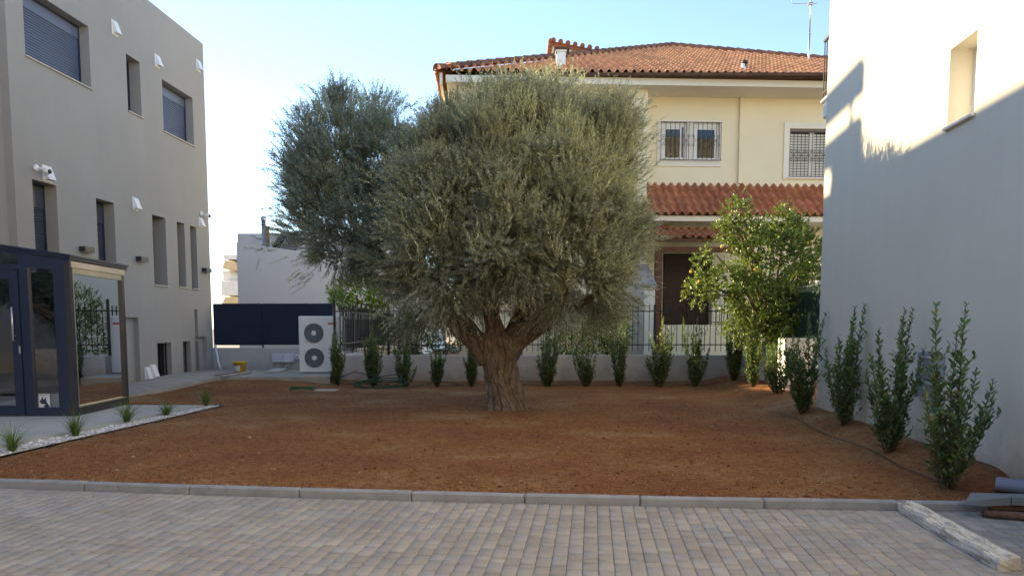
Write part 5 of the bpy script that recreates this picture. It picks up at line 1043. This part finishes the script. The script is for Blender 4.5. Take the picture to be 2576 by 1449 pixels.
# --- young laurels
def laurel(u, vb, vt, wpx, y, seed, lab, lean=0, dens=1.0, two=None, warm=0, zb=None):
    r = np.random.default_rng(seed); b = at(u, vb, y); z0 = float(soil_z(b.x, y)) if zb is None else zb; top = at(u, vt, y).z; H_ = top-z0; w_ = wpx/FPX*y/2*1.12
    t = empty('laurel_shrub', (b.x, y, z0), lab, 'shrub', 'young laurel shrubs planted along the walls')
    ns = int(9*dens)+4; m = MB(); P, D, Sz = [], [], []
    for i in range(ns):
        a = r.uniform(0, 6.28); rad = w_*r.uniform(.25, .95); h = H_*r.uniform(.42, .95)*(1-.22*(rad/w_)**2); lx, ly = r.normal(0, .05, 2)
        if i == 0: a, rad, h, lx = 0, w_*.12, H_, 0
        if two and i < 1+len(two): dx, hh = two[i-1] if i else (0, 1); h = H_*hh if i else h; rad = w_*abs(dx) if i else rad; a = (0 if dx > 0 else math.pi) if i else a
        x1, y1 = rad*math.cos(a)+(lean+lx)*h, rad*math.sin(a)+ly*h; b0 = Vector((b.x+.25*rad*math.cos(a)*.3+r.normal(0, .02), y+r.normal(0, .02), z0-.02))
        pts = [b0+Vector((x1*s**.75+.02*math.sin(s*6+i), y1*s**.75+.02*math.cos(s*5+i), (h+.02)*s)) for s in np.linspace(0, 1, 9)]
        m.tube(pts, list(np.linspace(.009, .0025, 9)), 5)
        nlv = int(h/.0165*dens); lo = .04
        for j in range(nlv):
            s = lo+(1-lo)*(j+r.random())/nlv; k = min(int(s*8), 7); p = pts[k].lerp(pts[k+1], s*8-k); tn = (pts[k+1]-pts[k]).normalized()
            an = j*2.4+r.normal(0, .3); sd = Vector((math.cos(an), math.sin(an), 0)); rise = .55+.75*s
            P.append(p); D.append(sd+tn*rise); Sz.append(r.uniform(.75, 1.15)*(1-.35*max(0, s-.85)/.15))
            # side twig
            if r.random() < .36 and s < .7:
                sdl = r.uniform(.06, .2)*(1-s*.5)*min(1.4, w_/.25); q = p+sd*sdl*.7+Vector((0, 0, sdl*.9)); m.tube([p, q], [.003, .0015], 4, False)
                for e in range(5):
                    an2 = e*2.2+r.random(); P.append(p.lerp(q, (e+1)/5)); D.append(Vector((math.cos(an2), math.sin(an2), .9))+sd*.4); Sz.append(r.uniform(.7, 1.05))
    m.build('stems', M_stem, t, True); P = np.array(P); D = np.array(D); Sz = np.array(Sz); U = np.array([0, 0, 1.0])[None]+r.normal(0, .35, P.shape)
    V, F, q = leaf_geo(P, D, U, .082*Sz, .036*Sz)
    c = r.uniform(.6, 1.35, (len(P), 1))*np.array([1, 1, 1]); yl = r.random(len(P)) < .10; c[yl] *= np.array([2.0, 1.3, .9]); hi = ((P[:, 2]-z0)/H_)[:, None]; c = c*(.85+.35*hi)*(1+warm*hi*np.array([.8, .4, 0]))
    np_mesh('foliage', V, F, np.repeat(c, q, 0), L_laurel, t)
back = [(846, 985, 838, 46, 'first laurel from the left, dark and narrow beside the heat pump', [(-.5, .93), (.5, .98)]), (940, 984, 826, 50, 'second laurel from the left behind which the green hose is coiled', None), (1018, 983, 850, 58, 'third laurel from the left along the low white wall', None),
        (1100, 981, 868, 46, 'fourth laurel from the left, short, under the olive crown', None), (1186, 980, 855, 46, 'laurel just left of the olive trunk', None), (1378, 980, 815, 62, 'first laurel right of the olive trunk', [(-.2, .98), (.55, .9)]),
        (1474, 979, 850, 62, 'second laurel right of the olive trunk, bushy and rounded', None), (1558, 980, 800, 52, 'third laurel right of the olive trunk, thin with open stems', [(.5, .97)]), (1660, 981, 806, 64, 'laurel with sunlit tips in front of the brown porch post', [(.3, .95)]),
        (1748, 979, 810, 56, 'laurel with two separate tall tips in front of the dark door', [(-.55, 1.0), (.5, .86)]), (1845, 986, 800, 56, 'laurel under the left side of the lemon tree', None)]
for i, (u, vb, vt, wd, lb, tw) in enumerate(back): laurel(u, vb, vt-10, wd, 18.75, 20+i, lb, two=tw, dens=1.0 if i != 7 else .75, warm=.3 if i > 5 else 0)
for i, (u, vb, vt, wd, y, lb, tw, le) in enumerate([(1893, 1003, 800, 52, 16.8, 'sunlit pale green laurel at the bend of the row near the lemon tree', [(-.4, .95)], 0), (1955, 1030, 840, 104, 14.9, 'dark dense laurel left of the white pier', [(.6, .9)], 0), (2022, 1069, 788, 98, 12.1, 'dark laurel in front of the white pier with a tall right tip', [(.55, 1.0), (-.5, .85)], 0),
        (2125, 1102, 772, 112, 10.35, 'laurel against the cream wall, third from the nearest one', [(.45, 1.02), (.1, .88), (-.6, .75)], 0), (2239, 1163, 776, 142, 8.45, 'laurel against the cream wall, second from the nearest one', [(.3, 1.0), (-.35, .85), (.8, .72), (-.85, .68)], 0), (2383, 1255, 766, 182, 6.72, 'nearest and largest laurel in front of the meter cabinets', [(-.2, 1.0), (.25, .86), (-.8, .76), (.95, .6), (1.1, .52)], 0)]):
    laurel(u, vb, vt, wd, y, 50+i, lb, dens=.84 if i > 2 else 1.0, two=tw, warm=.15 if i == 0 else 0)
dripline([(4.45+.0*k, y_, float(soil_z(4.3, y_))+.012) if False else (3.42+.086*y_+.05*math.sin(y_*2.3)-.05, y_, float(soil_z(3.42+.086*y_, y_))+.006) for k, y_ in enumerate(np.linspace(6.9, 12.5, 40))], 'black drip line snaking between the laurels by the cream wall')
# --- trees and bushes beyond the walls
def bushy(name, parent, E, n, r, nl, sl, ll, lw, m, mt, base, up=.6, over=.6, lo=.4, noise=.3, seed=0):
    P, Nn = cloud(E, n, r, lo, 1.03, noise, over, seed); D = Nn*.8+upv*up+r.normal(0, .4, P.shape)
    return sprigs(name, parent, P, D, r, nl, sl, ll, lw, m, mt, lambda k: r.uniform(.65, 1.3, (k, 1))*np.array(base), .4, .85, True, .003)
LY = 17.6
lt = empty('lemon_tree', (at(1935, 800, LY).x, LY, .05), 'lemon tree with sunlit leaves and yellow fruit in the back right corner of the garden', 'tree')
m = MB(); b = at(1935, 800, LY); limb(m, [(b.x, LY, .0), (b.x+.05, LY, 1.2), (b.x-.05, LY, 2.0), tuple(at(1900, 650, LY)), tuple(at(1870, 590, LY))], [.09, .08, .06, .04, .02], 3, 12)
for q_ in ((1790, 720), (1850, 560), (1980, 560), (2020, 680), (1940, 620), (1800, 640)): limb(m, [(b.x, LY, 1.3), tuple(b.lerp(at(q_[0], q_[1], LY-.3), .5)), tuple(at(q_[0], q_[1], LY-.4))], [.05, .03, .012], q_[0], 8)
for c_ in m.c: pass
m.build('trunk', mat('citrus_bark', (.16, .13, .09), .9, attr=True), lt, True)
r = np.random.default_rng(31)
bushy('crown', lt, [EL(1940, 660, LY, 0.80, 0.93, 0.80), EL(1990, 640, LY, 0.72, 0.84, 0.72), EL(1900, 760, LY-.3, 0.52, 0.76, 0.52), EL(1960, 790, LY-.2, 0.68, 0.76, 0.51), EL(1872, 590, LY-.3, 0.32, 0.42, 0.35), EL(1965, 570, LY, 0.35, 0.42, 0.30)], 1700, r, 14, .22, .078, .04, L_lemon, None, [1, 1, 1], .35, .55, .3, .35, 2)
bushy('lower_crown', lt, [EL(1905, 840, LY-.2, .42, .5, .5), EL(1985, 860, LY-.2, .5, .55, .55), EL(1850, 800, LY-.2, .3, .4, .45), EL(2035, 740, LY, .3, .6, .7)], 620, r, 13, .2, .075, .038, L_lemon, None, [.85, .9, .9], .2, .3, .2, .35, 6)
bushy('side_branches', lt, [EL(1765, 730, LY-.5, 0.35, 0.38, 0.35), EL(1770, 655, LY-.5, 0.14, 0.25, 0.30), EL(1835, 700, LY-.4, 0.35, 0.42, 0.41), EL(1850, 540, LY-.4, 0.22, 0.25, 0.32), EL(1862, 512, LY-.4, 0.06, 0.08, 0.25), EL(1822, 580, LY-.4, 0.22, 0.25, 0.10), EL(1975, 548, LY-.2, 0.12, 0.17, 0.25)], 420, r, 12, .18, .075, .038, L_lemon, None, [1, 1, 1], .3, .2, .1, .3, 4)
LM = mat('lemon_skin', (.75, .48, .06), .5, spec=.4)
for u, v in ((1816, 620), (1738, 683), (1759, 708), (1899, 679), (2031, 611), (1842, 742)):
    p = at(u, v, LY-.62); m = MB(); m.lathe(p-Vector((0, 0, .045)), [(.004, -.004), (.014, .0), (.027, .018), (.031, .038), (.027, .058), (.013, .072), (.004, .08)], 14); m.build('lemon', LM, lt, True)
def bush(lab, E, n, base, ll=.05, lw=.028, mt=L_bush, name='garden_bush', seed=1, group='bushes beyond the back wall', z=.3):
    c_ = E[0][0]; t = empty(name, (c_[0], c_[1], z), lab, 'bush', group); rr = np.random.default_rng(seed)
    m = MB(); 
    for i in range(7): e = E[i % len(E)]; m.tube([(c_[0]+rr.normal(0, .05), c_[1]+rr.normal(0, .05), z-.05), tuple(e[0]-np.array([0, 0, e[1][2]*.4])+rr.normal(0, .1, 3)), tuple(e[0]+e[1]*rr.uniform(-.5, .5, 3))], [.025, .015, .006], 5)
    m.build('stems', M_stem, t, True); bushy('foliage', t, E, n, rr, 12, .2, ll, lw, mt, None, base, .5, .5, .3, .3, seed)
bush('bright yellow green bush showing above the fence corner beside the navy screen', [EL(905, 740, 25, .95, .8, .55), EL(960, 745, 25, .5, .6, .5), EL(860, 752, 25, .35, .5, .25)], 700, [1.9, 1.9, .7], .07, .045, seed=2)
bush('dark leafy bush behind the fence left of the olive trunk', [EL(1030, 840, 22.5, .75, .6, .75), EL(1060, 780, 23, .7, .6, .6)], 900, [.75, .8, .75], seed=3)
bush('mid green shrub behind the fence below the olive crown left', [EL(1120, 850, 22, .5, .5, .6)], 420, [.8, .9, .7], seed=4)
bush('low bright green bush behind the fence between two laurels', [EL(1440, 868, 21.2, .6, .5, .35), EL(1500, 850, 21.4, .45, .5, .5)], 600, [1.2, 1.6, .6], seed=5)
bush('small yellow green bush behind the fence near the stair wall', [EL(1545, 835, 21.5, .4, .4, .6), EL(1500, 800, 21.8, .3, .3, .5)], 420, [1.5, 1.6, .6], seed=6)
bush('dark bush by the green fence behind the shaded laurels', [EL(1960, 860, 18.9, .7, .6, .75), EL(2030, 800, 18.6, .5, .5, .7)], 800, [.7, .9, .6], seed=7)
# plants in pots and rubble seen through the fence
pt = empty('terracotta_pot', at(1135, 888, 21), 'terracotta pot behind the fence left of the olive trunk', 'pot'); p = at(1135, 888, 21)
MB().lathe((p.x, 21, p.z-.35), [(.12, 0), (.19, .28), (.2, .28), (.2, .33), (.17, .33), (.1, .05)], 18).build('pot_body', mat('pot_clay', (.5, .2, .1), .85), pt, True)
# shed roof beyond the side fence
sh = empty('garden_shed', (-4, 30, .3), 'low brown garden shed seen through the side fence', 'shed')
a, b = at(868, 776, 30), at(965, 790, 30); MB().box(a.x, b.x+1, 30, 33, 0, b.z-.2).build('wall', mat('brown_boards', (.10, .08, .07), .9), sh)
m = MB(); slab(m, (a.x-.2, 29.6, a.z), (a.x-.2, 33.4, a.z+.3), (b.x+1.4-a.x, 0, b.z-a.z)); m.build('roof', mat('grey_sheet', (.35, .34, .34), .7), sh)
# --- ornamental grass tufts in the pebbles
def tuft(u, v, hpx, wpx, seed, lab):
    r = np.random.default_rng(seed); b = G(u, v, .05); H_ = hpx/FPX*b.y*1.45; w_ = wpx/FPX*b.y/2*1.9; n = 95
    t = empty('grass_tuft', b, lab, 'ornamental grass', 'grass tufts in the pebble strip'); V = []; F = []; cols = []
    for i in range(n):
        a = r.uniform(0, 6.28); out = r.uniform(.03, 1)**.75*w_*1.5; h = H_*r.uniform(.55, 1.05)*(1-.25*(out/w_/1.5)**2); d = Vector((math.cos(a), math.sin(a), 0)); s = Vector((-d.y, d.x, 0)); b0 = b+d*r.uniform(0, .03)
        w0 = r.uniform(.004, .007); base = len(V); c_ = r.uniform(.7, 1.3); y_ = r.random() < .12
        for k in range(6):
            q = k/5; p = b0+d*(out*q**1.35)+Vector((0, 0, h*(q**.8)-(.5*h*max(0, q-.5)**1.3 if out > w_*.5 else 0))); ww = w0*(1-q*.85)
            V += [tuple(p-s*ww), tuple(p+s*ww)]; cc = (c_*(1.6 if y_ else 1), c_*(1.2 if y_ else 1), c_*.9); cols += [cc, cc]
        F += [(base+2*k, base+2*k+1, base+2*k+3, base+2*k+2) for k in range(5)]
    np_mesh('blades', np.array(V), np.array(F), np.array(cols), L_grass, t)
L_grass = leafmat('grass_blade', (.10, .17, .05), None, .3, .45)
for a_ in ((32, 1137, 62, 78, 1, 'nearest grass tuft in the pebbles at the left edge'), (190, 1098, 62, 62, 2, 'second grass tuft in the pebbles below the corner of the porch'), (320, 1064, 58, 60, 3, 'middle grass tuft in the pebbles right of the porch'),
           (418, 1047, 36, 50, 4, 'fourth grass tuft in the pebbles, low and round'), (517, 1022, 42, 36, 5, 'farthest grass tuft, thin, at the tip of the pebble strip')): tuft(*a_)
# potted plant inside the porch
pp = empty('potted_plant', (-7.9, 13.2, .09), 'dark leafy plant in a black pot inside the glass porch', 'plant')
MB().lathe((-7.9, 13.2, .09), [(.16, 0), (.24, .42), (.26, .42), (.26, .47), (.22, .47), (.14, .1)], 20).build('pot', mat('black_plastic', (.01, .01, .012)), pp, True)
rr = np.random.default_rng(9); bushy('foliage', pp, [(np.array([-7.9, 13.2, 1.05]), np.array([.38, .38, .42]))], 70, rr, 10, .25, .13, .05, L_laurel, None, [.8, .9, .8], .4, .1, .1, .3, 3)

# ------------------------------------------------------------------ street side behind the camera, partly added to block sky light
def copy_tree(o, off, label, group):
    c = o.copy(); C.objects.link(c); c.location = o.location+Vector(off); c['label'] = label; c['group'] = group
    for ch in o.children:
        k = ch.copy(); C.objects.link(k); k.parent = c
    return c
copy_tree(ol, (-12.6, -12.3, 0), 'olive tree on the street side, mirrored in the porch glass', 'olive trees across the street')
copy_tree(ol, (3.5, -25.0, 0), 'olive tree added unseen on the far side of the street behind the viewer', 'olive trees across the street')  # extra unseen copy, added with the block to hold back sky light
for k, (dx, dy, dz, rz) in enumerate(((-5.9, -18.3, -.2, 1.2), (7.5, -18.2, -.1, 4.0))):  # unseen copies, added to block the sky on the street side
    t = copy_tree(ol, (dx, dy, dz), ('left', 'right')[k]+' olive tree of the pair added unseen just behind the viewer to block sky light', 'olive trees across the street'); t.rotation_euler = (0, 0, rz)
stb = empty('added_street_block', (0, -24, 0), 'tall plain block added unseen behind the viewer to hold back sky light', 'building')  # added block, out of view: dims the light on faces turned towards the street
MB().box(-45, 35, -30, -17, -.1, 12).build('wall', mat('added_block_wall', (.45, .42, .37), .9), stb)
hd = empty('site_hoarding', (-14, -3, 0), 'grey hoarding panel with dark letters across the street, mirrored in the porch glass', 'hoarding')
MB().bbox(-18, -10.5, -3.1, -3, .75, 2.6, .01).build('panel', mat('hoarding_grey', (.45, .46, .48), .6), hd)
text('A.E', .55, hd, Matrix.Translation((-14.2, -2.99, 2.0)) @ Matrix.Rotation(math.pi, 4, 'Z') @ upr, MATS['ink'])
